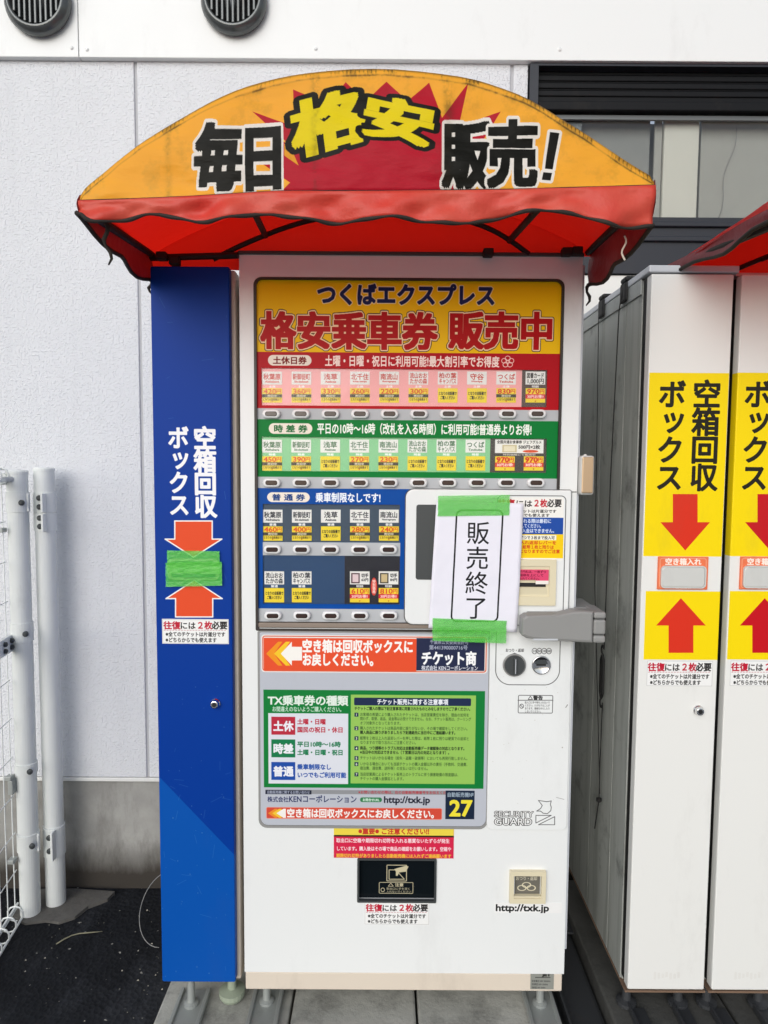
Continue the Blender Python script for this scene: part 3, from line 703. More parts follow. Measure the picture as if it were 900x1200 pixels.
S_bill.rect((627, 680.4, 643, 685), '#efe9e2'); S_bill.done()
def draw_notice():
    s = Sheet('closed_notice', (500, 577, 612, 745), -.020, '#e9e8f2', 2300)
    x0, y0, x1, y1 = s.RR((534, 598, 588, 729)); sh = .0
    P = []
    for (cx, cy, a0) in ((583, 604, 0), (541, 604, 90), (535, 722, 180), (577, 722, 270)):
        for k in range(6):
            a = math.radians(a0+18*k); P.append((cx+6*math.cos(a), cy-6*math.sin(a)))
    s.poly(P, '#17171b', 1.9)
    for i, ch in enumerate('販売終了'):
        y = 611+i*29.2; xx = 547-i*.8; s.free(ch, [(xx, y+26), (xx+25.5, y+26.3), (xx+.6, y)], [('#17171b', .004)])
    return s.done()
S_note = draw_notice()

YF = -.385           # the hood stands this far in front of the machine
TOPL = [(93.5, 228), (97, 221), (118, 203), (140, 184), (165, 165), (192, 148), (220, 132), (250, 115), (280, 101.5), (315, 91.5), (350, 84.5), (400, 79), (450, 78), (500, 82), (550, 89), (583, 99), (615, 111), (640, 125), (660, 138), (685, 153), (710, 170), (740, 190), (758, 201), (765, 206), (767.5, 213)]
def draw_fascia():
    x0 = W(88, 236, YF).x; x1 = W(772, 219, YF).x; z0 = W(450, 242, YF).z-.02; z1 = W(450, 70, YF).z
    s = Sheet('hood_print', None, YF, '#fab83c', 2400, (x0, z0, x1, z1))
    RD = '#c21a30'
    s.poly([(322, 232), (340, 214), (300, 187), (331, 186), (318, 160), (338, 168), (295, 129), (345, 148), (343, 103), (385, 122), (405, 95), (428, 118), (453, 95), (478, 118), (503, 96), (518, 138), (549, 96), (538, 146), (587, 130), (556, 180), (560, 200), (541, 232)], RD)
    s.poly([(333, 168), (338, 166), (350, 194), (333, 182)], '#eda92c'); s.poly([(368, 178), (374, 176), (379, 186)], '#eda92c')
    # weathering: soot along the folded top seam, streaks where the ribs press, scuffs, brown spots near the bottom
    rs = np.random.RandomState(3); H, Wd = s.h, s.w; X, Z = np.meshgrid(np.linspace(0, 1, Wd, dtype=np.float32), np.linspace(0, 1, H, dtype=np.float32))
    n1 = np.zeros((H, Wd), np.float32)
    for f, a in ((8, 1), (17, .6), (41, .45), (97, .35)):
        g = rs.rand(f, f*4).astype(np.float32); u = X*(f*4-1.001); v = Z*(f-1.001); i, j = v.astype(int), u.astype(int); p, q = v-i, u-j; p, q = p*p*(3-2*p), q*q*(3-2*q)
        n1 += a*((g[i, j]*(1-q)+g[i, j+1]*q)*(1-p)+(g[i+1, j]*(1-q)+g[i+1, j+1]*q)*p)
    n1 /= 2.4
    tp_ = [W(a, b, YF) for a, b in TOPL]; top = np.interp(X[0], [(p.x-x0)/(x1-x0) for p in tp_], [(p.z-z0)/(z1-z0) for p in tp_])
    dist = (top[None]-Z); tick = (np.sin(X*900+6*n1) > .55)*np.exp(-((dist-.018)/.016)**2)
    seam = np.exp(-((dist-.045)/.006)**2)*np.clip((n1-.3)*3, .25, 1)+np.exp(-(dist/.012)**2)*.8+tick*np.clip((n1-.4)*4, 0, 1)*.8+np.clip(1-abs(dist-.02)/.06, 0, 1)*np.clip((n1-.5)*4, 0, 1)*.5
    st_ = (np.exp(-((X-.412)/.006)**2)*.7+np.exp(-((X-.638)/.008)**2)*.55+np.exp(-((X-.16)/.005)**2)*.25)*np.clip((n1-.33)*3.2, 0, 1)
    gen = np.clip((n1-.56)*3, 0, 1)*.35
    k = np.clip(seam*.6+st_*.4+gen*.35, 0, .8)[..., None]; s.a = s.a*(1-k)+rgb('#5a4322')*k
    fd = (np.clip((n1-.42)*2.2, 0, 1)*np.clip(.25-Z, 0, .25)*1.8)[..., None]; s.a = s.a*(1-fd)+rgb('#f3cf86')*fd
    for ch, bl, br, tl in (('毎', (229, 221), (281, 219.5), (231, 146)), ('日', (283, 221.5), (334, 219), (282, 146))):
        s.free(ch, [bl, br, tl], [('#f2eee6', (.045, .035, .058)), ('#16150f', (.045, .034, .006))])
    for ch, bl, br, tl in (('販', (520, 219), (572, 218.5), (521, 142)), ('売', (573, 217.5), (628, 217), (574, 141))):
        s.free(ch, [bl, br, tl], [('#f2eee6', (.04, .025, .055)), ('#16150f', (.04, .024, .006))])
    s.poly([(645, 154), (656, 155), (648, 198), (639, 197)], '#f2eee6', 5); s.poly([(645, 154), (656, 155), (648, 198), (639, 197)], '#16150f')
    s.poly([(637, 201.5), (647, 202.5), (645, 211.5), (635, 210.5)], '#f2eee6', 5); s.poly([(637, 201.5), (647, 202.5), (645, 211.5), (635, 210.5)], '#16150f')
    s.free('格', [(349, 184), (428, 163), (341, 121)], [('#17150e', (.05, .035, .085)), ('#efdc10', (.045, .03, .006))])
    s.free('安', [(424, 156), (502, 173), (432, 108)], [('#17150e', (.05, .035, .085)), ('#efdc10', (.045, .03, .006))])
    s.a = s.a*(1-.35*st_[..., None]*np.clip(n1*1.6, 0, 1)[..., None])+rgb('#5a4322')*(.35*st_[..., None]*np.clip(n1*1.6, 0, 1)[..., None])
    return s.done()
S_fas = draw_fascia()

# ------------------------------------------------------------------ the place: ground, plinth blocks, building
WALL = .70
def noise2(x, y, sd=0):
    return (math.sin(x*5.1+sd)+math.sin(y*6.3+1.7*sd+x*2.2)+math.sin((x+y)*9.7+sd*.6)*.6+math.sin(x*17.3-y*13.1+sd)*.35)/2.9
V, F = [], []; nx, ny = 60, 60
gx = [-40, -12, -5]+[-2.5+5*i/(nx-7) for i in range(nx-6)]+[5, 12, 40]; gy = [-40, -12, -4]+[-2.2+3.4*i/(ny-7) for i in range(ny-6)]+[5, 12, 40]
for y in gy:
    for x in gx: V.append((x, y, .005*noise2(x*3, y*3) if abs(x) < 3 and abs(y) < 2.4 else 0))
for j in range(len(gy)-1):
    for i in range(len(gx)-1): a = j*len(gx)+i; F.append((a, a+1, a+1+len(gx), a+len(gx)))
g = obj('ground', V, F, M_asphalt, smooth=True); g['kind'] = 'structure'

rd = obj('bounce_road', *box(-40, -14, .003, 40, -1.25, .012), paint('pale_bounce_paving', '#989a9c', .85, .3)); rd['kind'] = 'structure'  # unseen pale street behind the camera, added to bounce light under the hood
# low plinth made of laid concrete blocks
pl = bpy.data.objects.new('concrete_plinth', None); COL.objects.link(pl); pl['kind'] = 'structure'
PZ = .105; seams = [-.585, -.235, .095, .44, .60, .92, 1.25, 1.58]
for i in range(len(seams)-1):
    x0, x1 = seams[i]+.003, seams[i+1]-.003
    if i == 3: continue
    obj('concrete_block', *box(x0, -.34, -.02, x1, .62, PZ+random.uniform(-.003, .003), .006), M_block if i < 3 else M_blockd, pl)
obj('concrete_block', *box(.443, -.34, -.02, .597, .62, PZ-.045, .004), M_dsteel, pl)['label'] = 'sunken dark steel channel cover'
# small mortar pad under the fence posts
V, F = slab(rr_pts(-1.26, 0, -.88, .2, .03), 0, .01); P = [(-1.25, .55), (-1.18, .51), (-1.12, .525), (-1.07, .515), (-1.03, .545), (-1.01, .60), (-.96, .64), (-.95, .68), (-1.10, .695), (-1.25, .69)]
obj('mortar_patch', [(x, y, z) for z in (-.01, .011) for x, y in P], [tuple(range(10))[::-1], tuple(range(10, 20))]+[(i, (i+1) % 10, 10+(i+1) % 10, 10+i) for i in range(10)], M_patch)['kind'] = 'structure'

bd = thing('building', 'pale stucco panelled building wall with white header band, round vents and dark window', 'building', (0, WALL, 0))
zh = W(450, 74, WALL).z; zb = W(130, 914, WALL).z; xj = W(166, 500, WALL).x; xw = W(618, 200, WALL).x; zw0 = W(700, 321, WALL).z
obj('foundation', *box(-2.6, WALL+.014, -.05, 3.2, WALL+.3, zb-.004), M_found, bd)
obj('ledge', *box(-2.6, WALL-.004, zb-.004, 3.2, WALL+.2, zb+.009, .002), M_white2, bd)
for x0, x1, z1 in ((-2.6, xj-.005, zh), (xj+.005, xw-.062, zh), (xw-.052, xw-.004, zh), (xw-.001, 3.2, zw0-.004)):
    obj('wall_panel', *box(x0, WALL, zb+.0105, x1, WALL+.06, z1, .003), M_stucco if z1 == zh else M_white2, bd)
obj('panel_joint', *box(-2.6, WALL+.006, zb+.011, 3.2, WALL+.30, zw0-.01), paint('joint_sealant', '#b4b5b9', .7, .3), bd)
obj('panel_joint', *box(-2.6, WALL+.006, zw0-.009, xw-.005, WALL+.30, zh), MATS['joint_sealant'], bd)
xv = W(92, 40, WALL-.02).x
for x0, x1 in ((-2.6, xv-.001), (xv+.001, 3.2)):
    obj('header_flashing', *box(x0, WALL-.022, zh, x1, WALL+.1, zh+1.4, .002), M_white, bd)
for px, py in ((84, 56), (102, 58), (370, 57), (656, 58)):
    c = W(px, py, WALL-.022); obj('rivet', *lathe(c, [(.006, 0), (.006, -.002), (.003, -.004)], seg=12), M_white, bd)
def vent(px, py):
    c = W(px, py, WALL-.03); c.y = WALL-.03; k = .094
    r = obj('round_vent', *lathe(c, [(k, .01), (k*1.12, 0), (k*1.14, -.012), (k*1.10, -.022), (k, -.034), (k*.92, -.038), (k*.86, -.030), (k*.86, -.004)], seg=40), M_chrome_dark, bd, smooth=True)
    for i in range(9):
        x = -k*.72+i*k*1.44/8; h = math.sqrt(max((k*.84)**2-x*x, 0))
        V, F = box(c.x+x-.0042, c.y-.030, c.z-h, c.x+x+.0042, c.y-.008, c.z+h, .002); obj('vent_slat', V, F, M_chrome_dark, r)
    # hood over the upper half
    V, F = [], []; n = 24
    for i in range(n+1):
        a = math.pi*i/n; u, w = math.cos(a)*k*1.02, math.sin(a)*k*1.02
        V += [(c.x+u, c.y-.02, c.z+w), (c.x+u, c.y-.034-.05*math.sin(a), c.z+w*1.02), (c.x+u*.97, c.y-.034-.05*math.sin(a), c.z+w*.98), (c.x+u*.97, c.y-.02, c.z+w*.96)]
    for i in range(n):
        for q in range(4): F.append((i*4+q, i*4+(q+1) % 4, i*4+4+(q+1) % 4, i*4+4+q))
    obj('vent_hood', V, F, M_chrome_dark, r, smooth=True)
M_chrome_dark = paint('blackened_vent_metal', '#5d6060', .22, .75, .5)
vent(46, 4); vent(275, 3)

def winx(px): return W(px, 200, WALL).x
def winz(py): return W(760, py, WALL).z
x0, z1, z0 = xw, zh-.004, zw0; x1 = x0+2.1
wf = obj('window_frame', *holes(x0, z0, x1, z1, [(x0+.028, winz(256), x1-.03, winz(80))], WALL-.012, WALL+.05), M_frame, bd)
M_shut = paint('shutter_recess_black', '#0e0f12', .5, .1, 0, .02, .2)
obj('shutter_box', *merge([box(x0+.03, WALL+.02, winz(119), x1-.03, WALL+.05, winz(81), .002), box(x0+.03, WALL-.004, winz(130), x1-.03, WALL+.05, winz(119.5), .003)]), M_shut, wf)
for i in range(3): obj('shutter_slat', *box(x0+.032, WALL+.0165, winz(92+i*9), x1-.03, WALL+.0195, winz(85+i*9), .003), M_shut, wf)
for za, zb_ in ((279, 285), (262, 268)):
    obj('sill_rail', *box(x0+.01, WALL-.024, winz(zb_), x1, WALL-.011, winz(za), .003), M_frame, wf)
obj('glass_pane', *box(x0+.028, WALL+.03, winz(256), x1-.03, WALL+.035, winz(131)), M_glass, wf)
obj('glazing_bar', *box(x0+.028, WALL+.018, winz(137), x1-.03, WALL+.028, winz(132)), paint('grey_alloy', '#6d7172', .4, .1, .3), wf)
obj('glazing_bar', *box(winx(664), WALL+.038, winz(256), winx(684), WALL+.06, winz(131)), MATS['grey_alloy'], wf)
obj('interior_panel', *box(x0, WALL+.075, winz(262), winx(770), WALL+.09, winz(120)), M_intgrey, wf)
obj('interior_panel', *box(winx(832), WALL+.075, winz(262), x1, WALL+.09, winz(120)), M_interior, wf)
obj('interior_board', *box(winx(784), WALL+.050, winz(262), winx(826), WALL+.07, winz(128), .004), paint('interior_board_white', '#d6d5ca', .6, .05), wf)
obj('interior_board', *box(winx(774), WALL+.060, winz(262), winx(783), WALL+.07, winz(128), .002), M_interior, wf)
obj('interior_back', *box(x0, WALL+.2, winz(270), x1, WALL+.22, winz(110)), M_intgrey, wf)
obj('reflection_cord', *tube([W(863-i*2.2+3*math.sin(i*.9), 150+i*10.5, WALL+.065) for i in range(11)], .0011, 6), M_grey, wf, smooth=True)  # thin tube standing in for a line reflected in the glass

# ------------------------------------------------------------------ ticket vending machine
vm = thing('vending_machine', 'white discount train ticket vending machine with red, green and blue button rows', 'vending machine', (.06, .3, PZ))
ZB, ZT = W(450, 1162, 0).z, W(450, 298, 0).z; XL, XR = -.3465, .466
zd = W(450, 1140, 0).z
obj('cabinet', *box(XL+.004, .055, ZB, XR-.006, .60, ZT-.004, .004), M_white2, vm)
obj('plinth_panel', *box(XL+.001, .004, ZB, XR-.003, .056, zd-.003, .003), M_beige, vm)
dx0, dz0, dx1, dz1 = R((300.5, 328, 654.5, 737), 0); oz = R((420, 1007, 510, 1056), 0); cz = R((603, 1026, 633, 1054), 0)
obj('front_door', *holes(XL, zd, XR, ZT, [(dx0, dz0, dx1, dz1), oz, cz], 0, .045), M_white, vm)
xe = W(677, 700, 0).x
obj('door_edge_strip', *box(XR+.0005, .006, W(0, 1110, 0).z, XR+.007, .05, W(0, 305, 0).z, .002), M_lgrey, vm)
obj('display_recess', *box(dx0-.01, .046, dz0-.01, dx1+.01, .054, dz1+.01), M_dgrey, vm)
obj('top_cap', *box(XL-.002, -.004, ZT-.003, XR+.002, .055, ZT+.006, .002), M_dgrey, vm)
# rounded dark frame round the display
P = rpt((298.5, 326, 656.5, 740), 0, (2, 2, 9, 9)); Q = rpt((301.5, 328.7, 653.6, 737.5), 0, (2, 2, 7, 7))
obj('display_frame', *ring(P, Q, -.003, .01), M_bezel, vm)
Hw = [(306.5, 432.5, 641, 476), (306.5, 513, 640.5, 553), (308, 591, 468.5, 635.6), (308, 651.2, 468.5, 708)]
sx0, sz0, sx1, sz1 = S_disp.x0, R((299, 600, 656, 729.5), .004)[1], S_disp.x1, S_disp.z1
hol = [R(h, .004) for h in Hw]
dp = obj('display_panel', *holes(dx0+.0005, sz0, dx1-.0005, dz1-.0005, hol, .004, .012), S_disp.mat(.35, .04, .02, 0, .1), vm, S_disp)
obj('display_lip', *box(dx0+.001, -.001, dz0+.001, W(572, 735, 0).x, .04, sz0-.002, .002), M_lip, vm)
mc = S_card.mat(.4, .03)
x0, z0, x1, z1 = S_card.x0, S_card.z0, S_card.x1, S_card.z1
obj('card_board', *box(dx0+.002, .0085, sz0+.002, dx1-.002, .0115, z1), mc, dp, S_card)
for h, c in zip(hol, ('#c0303a', '#1c8a44', '#0a4a9c', '#0a4a9c')):
    obj('display_pane', *box(h[0], .0045, h[1], h[2], .0053, h[3]), M_pane, dp)
for r in CARDS: prect(S_card, r, .0072, 'ticket_card', vm, mc, .0008)
def rr_local(r, Y, rad): return rpt(r, Y, rad, 6)
proto = None; k = 0
def place_button(cx, cy):
    global proto
    c = W(cx, cy, 0)
    if proto is None:
        b = obj('select_button', *slab(rr_pts(c.x-.0215, c.z-.0108, c.x+.0215, c.z+.0108, .0105, 7), -.008, .004, .005), M_button, vm, smooth=False)
        l = obj('button_lens', *slab(rr_pts(c.x-.0145, c.z-.0058, c.x+.0145, c.z+.0058, .0052, 6), -.0095, .002, .0015), M_lens, b)
        proto = (b, l, c); return
    b0, l0, c0 = proto; b = b0.copy(); COL.objects.link(b); b.location = (c.x-c0.x, 0, c.z-c0.z); l = l0.copy(); COL.objects.link(l); l.parent = b
for i in range(10): place_button(318.2+34.55*i, 485.2)
for i in range(10): place_button(318.6+34.35*i, 565.7)
for i in range(5): place_button(319.3+34.0*i, 643.7)
for i in range(5): place_button(320.0+33.9*i, 721)
# panel seam beside the payment plate
obj('panel_seam', *box(W(669, 576, 0).x, -.0008, W(672, 577, 0).z, XR-.001, .001, W(672, 576, 0).z), M_bezel, vm)
# information panel
obj('information_panel', *slab(rpt((304.8, 742, 571.5, 968), -.003, (9, 9, 2, 2)), -.003, .003, .0015), S_info.mat(.4, .06, .02), vm, S_info)
P = rpt((302.6, 739.5, 573, 970.5), 0, (10, 10, 3, 3)); Q = rpt((305.2, 742.4, 571, 967.6), 0, (8, 8, 2, 2))
obj('panel_surround', *ring(P, Q, -.0022, .002), M_grey, vm)
# service door (coins) and raised payment plate
obj('service_door', *slab(rpt((572.5, 733, 667.5, 972.5), -.005, (6, 6, 0, 0)), -.005, .002, .002), S_serv.mat(.38, .1, .05), vm, S_serv)
hb = R((606, 655, 652, 710), -.010)
px0, pz0, px1, pz1 = R((475, 574, 668, 732.5), -.010)
pv = slab(rr_pts(px0, pz0, px1, pz1, (.02, .004, .004, .02)), -.010, .003, .003)
pp = obj('payment_plate', *pv, S_plate.mat(.38, .08, .05), vm, S_plate)
P = rpt((474, 573.2, 669, 733.4), -.0105, (10, 3, 3, 10)); Q = rpt((475.2, 574.4, 667.8, 732.2), -.0105, (9.5, 2, 2, 9.5))
obj('plate_gap', *ring(P, Q, -.0045, -.001), M_dgrey, vm)
obj('display_screen', *slab(rpt((487.5, 591.5, 540, 679.5), -.012, 3), -.012, -.008, .001), M_dgrey, pp)
# cream bill slot: a real mouth with sloping lips
bx0, bz0, bx1, bz1 = R((586, 655.5, 651, 709), -.012)
obj('bill_slot', *holes(bx0, bz0, bx1, bz1, [(bx0+.012, bz0+.022, bx1-.016, bz1-.016)], -.017, -.0102), M_cream, pp)
obj('bill_slot_throat', *box(bx0+.012, -.0135, bz0+.022, bx1-.016, -.0104, bz1-.016), M_cream, pp)
zz = W(630, 683, -.014).z
obj('bill_opening', *box(bx0+.013, -.0142, zz-.010, bx1-.024, -.0136, zz), M_black, pp)
V = [(bx0+.014, -.0137, bz0+.027), (bx1-.02, -.0137, bz0+.027), (bx1-.024, -.0165, zz-.011), (bx0+.014, -.0165, zz-.011), (bx0+.014, -.0136, zz-.011), (bx1-.024, -.0136, zz-.011)]
obj('bill_ramp', V, [(0, 1, 2, 3), (3, 2, 5, 4), (0, 3, 4), (1, 5, 2)], M_cream, pp)
V, F = box(*[0]*6); x0, z0, x1, z1 = S_bill.x0, S_bill.z0, S_bill.x1, S_bill.z1
lx0, lz0, lx1, lz1 = R((606, 667.5, 643, 684.5), -.018); S_bill.x0, S_bill.z0, S_bill.x1, S_bill.z1 = lx0, lz0, lx1, lz1
obj('bill_label', *box(lx0, -.0176, lz0+.010, lx1, -.0171, lz1), S_bill.mat(.4, .05), pp, S_bill)
obj('bill_label', *box(lx0+.045, -.0184, lz0, lx1, -.0178, lz0+.010), S_bill.mat(.4, .05), pp, S_bill)
# coin knob and coin slot
c = W(602.5, 779, -.005)
kb = obj('return_knob', *lathe((c.x, -.005, c.z), [(.0272, 0), (.0272, -.003), (.025, -.004), (.0245, -.010), (.0225, -.013), (.0, -.0135)][:5], seg=32), M_dgrey, vm, smooth=False)
obj('knob_grip', *slab(rr_pts(c.x-.004, c.z-.021, c.x+.004, c.z+.021, .003), -.024, -.013, .002), M_dgrey, kb)
obj('knob_mark', *box(c.x-.0007, -.0247, c.z-.017, c.x+.0009, -.0241, c.z+.019), M_lgrey, kb)
obj('knob_ring', *lathe((c.x, -.005, c.z), [(.0272, -.001), (.0285, -.0015), (.0285, -.004), (.0274, -.0045)], seg=32), M_grey, kb)
c = W(634, 779, -.005)
cs = obj('coin_slot', *lathe((c.x, -.005, c.z), [(.0225, 0), (.0235, -.003), (.0225, -.0055), (.020, -.005), (.015, -.0022)], seg=32), M_chrome, vm, smooth=True)
obj('slot_opening', *slab(rr_pts(c.x-.0115, c.z-.002, c.x+.0115, c.z+.0025, .001), -.0082, -.007), M_black, cs)
obj('slot_hood', *slab(rr_pts(c.x-.0165, c.z+.0025, c.x+.0165, c.z+.0115, (.001, .001, .008, .008)), -.0078, -.0065), M_dgrey, cs)
# outlets
obj('outlet_flap', *box(oz[0]+.001, .012, oz[1]+.001, oz[2]-.001, .014, oz[3]-.001), S_out.mat(.12, .03), vm, S_out)
obj('outlet_rim', *ring(rr_pts(oz[0]-.003, oz[1]-.003, oz[2]+.003, oz[3]+.003, .003), rr_pts(oz[0]+.002, oz[1]+.002, oz[2]-.002, oz[3]-.002, .002), -.003, .006), M_dgrey, vm)
rb = R((597, 1020, 639, 1057), -.004)
cr = obj('coin_return', *holes(*rb, [(rb[0]+.010, rb[1]+.013, rb[2]-.011, rb[3]-.011)], -.011, .001), M_cream, vm)
obj('return_flap', *box(cz[0]-.002, .004, cz[1]-.004, cz[2]+.002, .006, cz[3]+.002), S_ret.mat(.25, .05), cr, S_ret)
obj('return_lip', *box(rb[0]+.010, -.0095, rb[1]+.0132, rb[2]-.011, .003, rb[1]+.018, .001), M_cream, cr)
for s, r, nm in ((S_warn, (391, 970, 532, 1007), 'warning_strip'), (S_st2, (427, 1058.5, 503.5, 1085.5), 'round_trip_sticker'), (S_url, (580, 1059.5, 659, 1071.5), 'web_address_sticker')):
    prect(s, r, -.0009, nm, vm, s.mat(.4, .05), .0008)
prect(S_plt, (622.5, 1142, 650, 1162.5), .0028, 'rating_plate', vm, S_plt.mat(.35, .2), .001)
# swing arm lock across the front and the side hinge
ZA0, ZA1 = W(650, 756, -.06).z, W(650, 715, -.06).z; xa0, xa1 = W(611, 733, -.055).x, W(694, 733, -.055).x; xa2 = W(709, 733, -.055).x
mid = (ZA0+ZA1)/2; A = [(xa0, mid+.026), (xa0+.01, mid+.034), (xa0+.09, mid+.038), (xa1-.045, mid+.047), (xa1-.03, mid+.048), (xa1, mid+.046), (xa1, mid-.042), (xa0+.06, mid-.036), (xa0+.012, mid-.030), (xa0, mid-.022)]
A = [(x, mid+(z-mid)*.86) for x, z in A]
la = obj('locking_arm', *slab(A[::-1], -.066, -.03, .007), M_grey, vm)
obj('arm_body', *box(xa0+.02, -.031, mid-.024, xa1, -.004, mid+.028, .004), M_grey, la)
for z0, z1 in ((.022, .038), (-.016, .020), (-.036, -.018)): obj('arm_hinge_knuckle', *box(xa1+.001, -.063, mid+z0, xa2, .03, mid+z1, .005), M_grey, la)
obj('arm_bracket', *box(XR-.02, .001, mid-.03, xa2-.004, .12, mid+.036, .004), M_grey, la)
obj('arm_groove', *slab(rr_pts(xa0+.026, mid-.029, xa0+.085, mid-.025, .002), -.0665, -.0658), M_lgrey, la)
hz0, hz1 = W(690, 580, -.01).z, W(690, 534, -.01).z; hx0, hx1 = W(678, 556, -.01).x, W(695, 556, -.01).x
hg = obj('hinge', *box(hx0+.002, -.022, hz0, hx1, .03, hz1, .006), M_steel, vm)
obj('hinge_cover', *box(hx0+.004, -.0265, hz0+.005, hx1-.004, -.0215, hz1-.003, .002), M_hinge, hg)
obj('hinge_pin', *lathe(((hx0+hx1)/2, 0, hz1-.002), [(.005, 0), (.005, .004), (.002, .006)], 'z', 12), M_steel, hg)
def foot(x, y, ztop, par, br_dir=None, plate=True):
    f = obj('levelling_foot', *lathe((x, y, PZ+.012), [(.019, -.006), (.019, .004), (.010, .008), (.009, ztop-PZ-.01)], 'z', 16), M_galv, par, smooth=False)
    if plate:
        yf = y-.16
        V, F = merge([box(x-.035, yf-.10, PZ+.004, x+.035, y+.05, PZ+.010, .001), box(x-.040, yf-.10, PZ+.004, x-.030, y+.05, PZ+.018, .002), box(x+.030, yf-.10, PZ+.004, x+.040, y+.05, PZ+.018, .002)])
        b = obj('anchor_bracket', V, F, M_galv, par); obj('anchor_bolt', *hexbolt((x-.004, yf+.055, PZ+.010), .011, .010, 'z', 1), M_steel, b)
foot(XL+.045, .06, ZB, vm); foot(XR-.045, .06, ZB, vm); foot(XL+.045, .52, ZB, vm, plate=False); foot(XR-.045, .52, ZB, vm, plate=False)

# ------------------------------------------------------------------ blue recycling box at its left
def make_box(name, label, x0, x1, z0, z1, front_sheet, body, depth, blue):
    t = thing(name, label, 'recycling box', ((x0+x1)/2, depth/2, PZ), None if blue else 'white recycling boxes beside the vending machine')
    yb = .012
    return t, yb
bxL, bxR = -.5530, W(272, 700, -.012).x; bz0, bz1 = W(230, 1151, -.012).z, W(230, 312, -.012).z
bb = thing('recycling_box', 'narrow blue empty ticket box with green tape over its slot', 'recycling box', ((bxL+bxR)/2, .3, PZ))
obj('cabinet', *box(bxL+.004, .012, bz0-.010, XL-.012, .56, bz1-.002, .004), M_beige, bb)
obj('side_panel', *box(bxL+.001, .014, bz0-.006, bxL+.0035, .55, bz1-.004), M_blue, bb)
obj('front_door', *slab(rr_pts(bxL, bz0, bxR, bz1, .004, 3), -.012, .010, .003), S_blue.mat(.42, .04, .04, 0, .12), bb, S_blue)
c = W(227, 667, -.012); sl = obj('return_slot', *ring(rr_pts(c.x-.062, c.z-.026, c.x+.062, c.z+.026, .012), rr_pts(c.x-.055, c.z-.020, c.x+.055, c.z+.020, .008), -.0165, -.0115), M_steel, bb)
prect(S_st1, (190, 725.5, 268, 754.5), -.0129, 'round_trip_sticker', bb, S_st1.mat(.4, .05), .0008)
def lock(px, py, Y, par):
    c = W(px, py, Y); l = obj('door_lock', *lathe((c.x, Y, c.z), [(.0125, 0), (.0125, -.004), (.011, -.006), (.009, -.013), (.0075, -.0135)], seg=24), M_chrome, par, smooth=False)
    obj('keyhole', *lathe((c.x, Y-.0136, c.z), [(.0055, 0), (.0055, -.0006)], seg=16), M_black, l)
lock(252.5, 824, -.012, bb)
foot(bxL+.055, .05, bz0-.01, bb); 
obj('rubber_foot', *lathe((W(270, 1160, .06).x, .08, PZ+.012), [(.03, -.004), (.034, .004), (.034, .016), (.012, .022), (.010, bz0-.012-PZ-.012)], 'z', 20), paint('aged_green_rubber', '#9aa491', .6, .3), bb)

# green tape closing the slot and the paper notice
def wrinkled(r, Y, amp, nx, ny, sd, rot=0, bulge=None):
    x0, z0, x1, z1 = R(r, Y); V, F = [], []
    for j in range(ny+1):
        for i in range(nx+1):
            u, v = i/nx, j/ny; x = x0+(x1-x0)*u; z = z0+(z1-z0)*v+rot*(u-.5)*(x1-x0)
            x += .0012*noise2(v*30+sd, u*3)*(1 if i in (0, nx) else .2)
            V.append((x, Y-abs(amp*noise2(u*4+sd, v*5+sd, sd))-(bulge(u, v) if bulge else 0), z))
    n = len(V)
    for j in range(ny):
        for i in range(nx): a = j*(nx+1)+i; F.append((a, a+1, a+nx+2, a+nx+1))
    V2 = [(x, y+.0004, z) for x, y, z in V]; F2 = [tuple(q+n for q in reversed(f)) for f in F]
    rim = [(i, i+1) for i in range(nx)]+[(ny*(nx+1)+i+1, ny*(nx+1)+i) for i in range(nx)]+[(j*(nx+1)+nx, (j+1)*(nx+1)+nx) for j in range(ny)]+[((j+1)*(nx+1), j*(nx+1)) for j in range(ny)]
    return V+V2, F+F2+[(b, a, a+n, b+n) for a, b in rim]
slotb = lambda u, v: .006*max(0, 1-((u-.5)/.42)**4)*max(0, 1-((v-.5)/.36)**4)
tp = thing('green_tape', 'overlapping strips of green masking tape stuck over the blue box slot', 'tape', (c.x, -.016, c.z))
obj('tape_strip', *wrinkled((196, 645.5, 257.5, 672), -.0185, .0012, 20, 10, 1, -.01), M_tape, tp)
obj('tape_strip', *wrinkled((194, 659, 260, 687), -.0205, .0016, 20, 10, 3, .03, lambda u, v: -.001*math.sin(v*9)), M_tape, tp)

nt_ = thing('paper_notice', 'white paper sales ended notice taped over the payment plate with green tape', 'notice', (.14, -.02, W(555, 660, -.02).z))
nq = [W(502, 736, -.02), W(605.5, 741, -.02), W(613.5, 590, -.02), W(511.5, 586, -.02)]   # bl, br, tr, tl
V, F = [], []; nx, ny = 24, 30
for j in range(ny+1):
    for i in range(nx+1):
        u, v = i/nx, j/ny; p = (nq[0]*(1-u)+nq[1]*u)*(1-v)+(nq[3]*(1-u)+nq[2]*u)*v
        V.append((p.x, -.0205-.0022*(1+noise2(u*2.2, v*2.5, 2))*math.sin(math.pi*v)-.004*max(0, abs(u-.5)-.35)*math.sin(math.pi*v), p.z))
n = len(V)
for j in range(ny):
    for i in range(nx): a = j*(nx+1)+i; F.append((a, a+1, a+nx+2, a+nx+1))
nb = obj('paper_sheet', V, F, S_note.mat(.7, .0, 0, .12), nt_, S_note, smooth=True)
so_ = nb.modifiers.new('thickness', 'SOLIDIFY'); so_.thickness = .0003
obj('tape_strip', *wrinkled((513, 580.5, 597, 604.5), -.0235, .001, 20, 8, 5, .02), M_tape, nt_)
obj('tape_strip', *wrinkled((507, 726, 593.5, 752.5), -.0245, .0012, 20, 8, 8, -.03), M_tape, nt_)

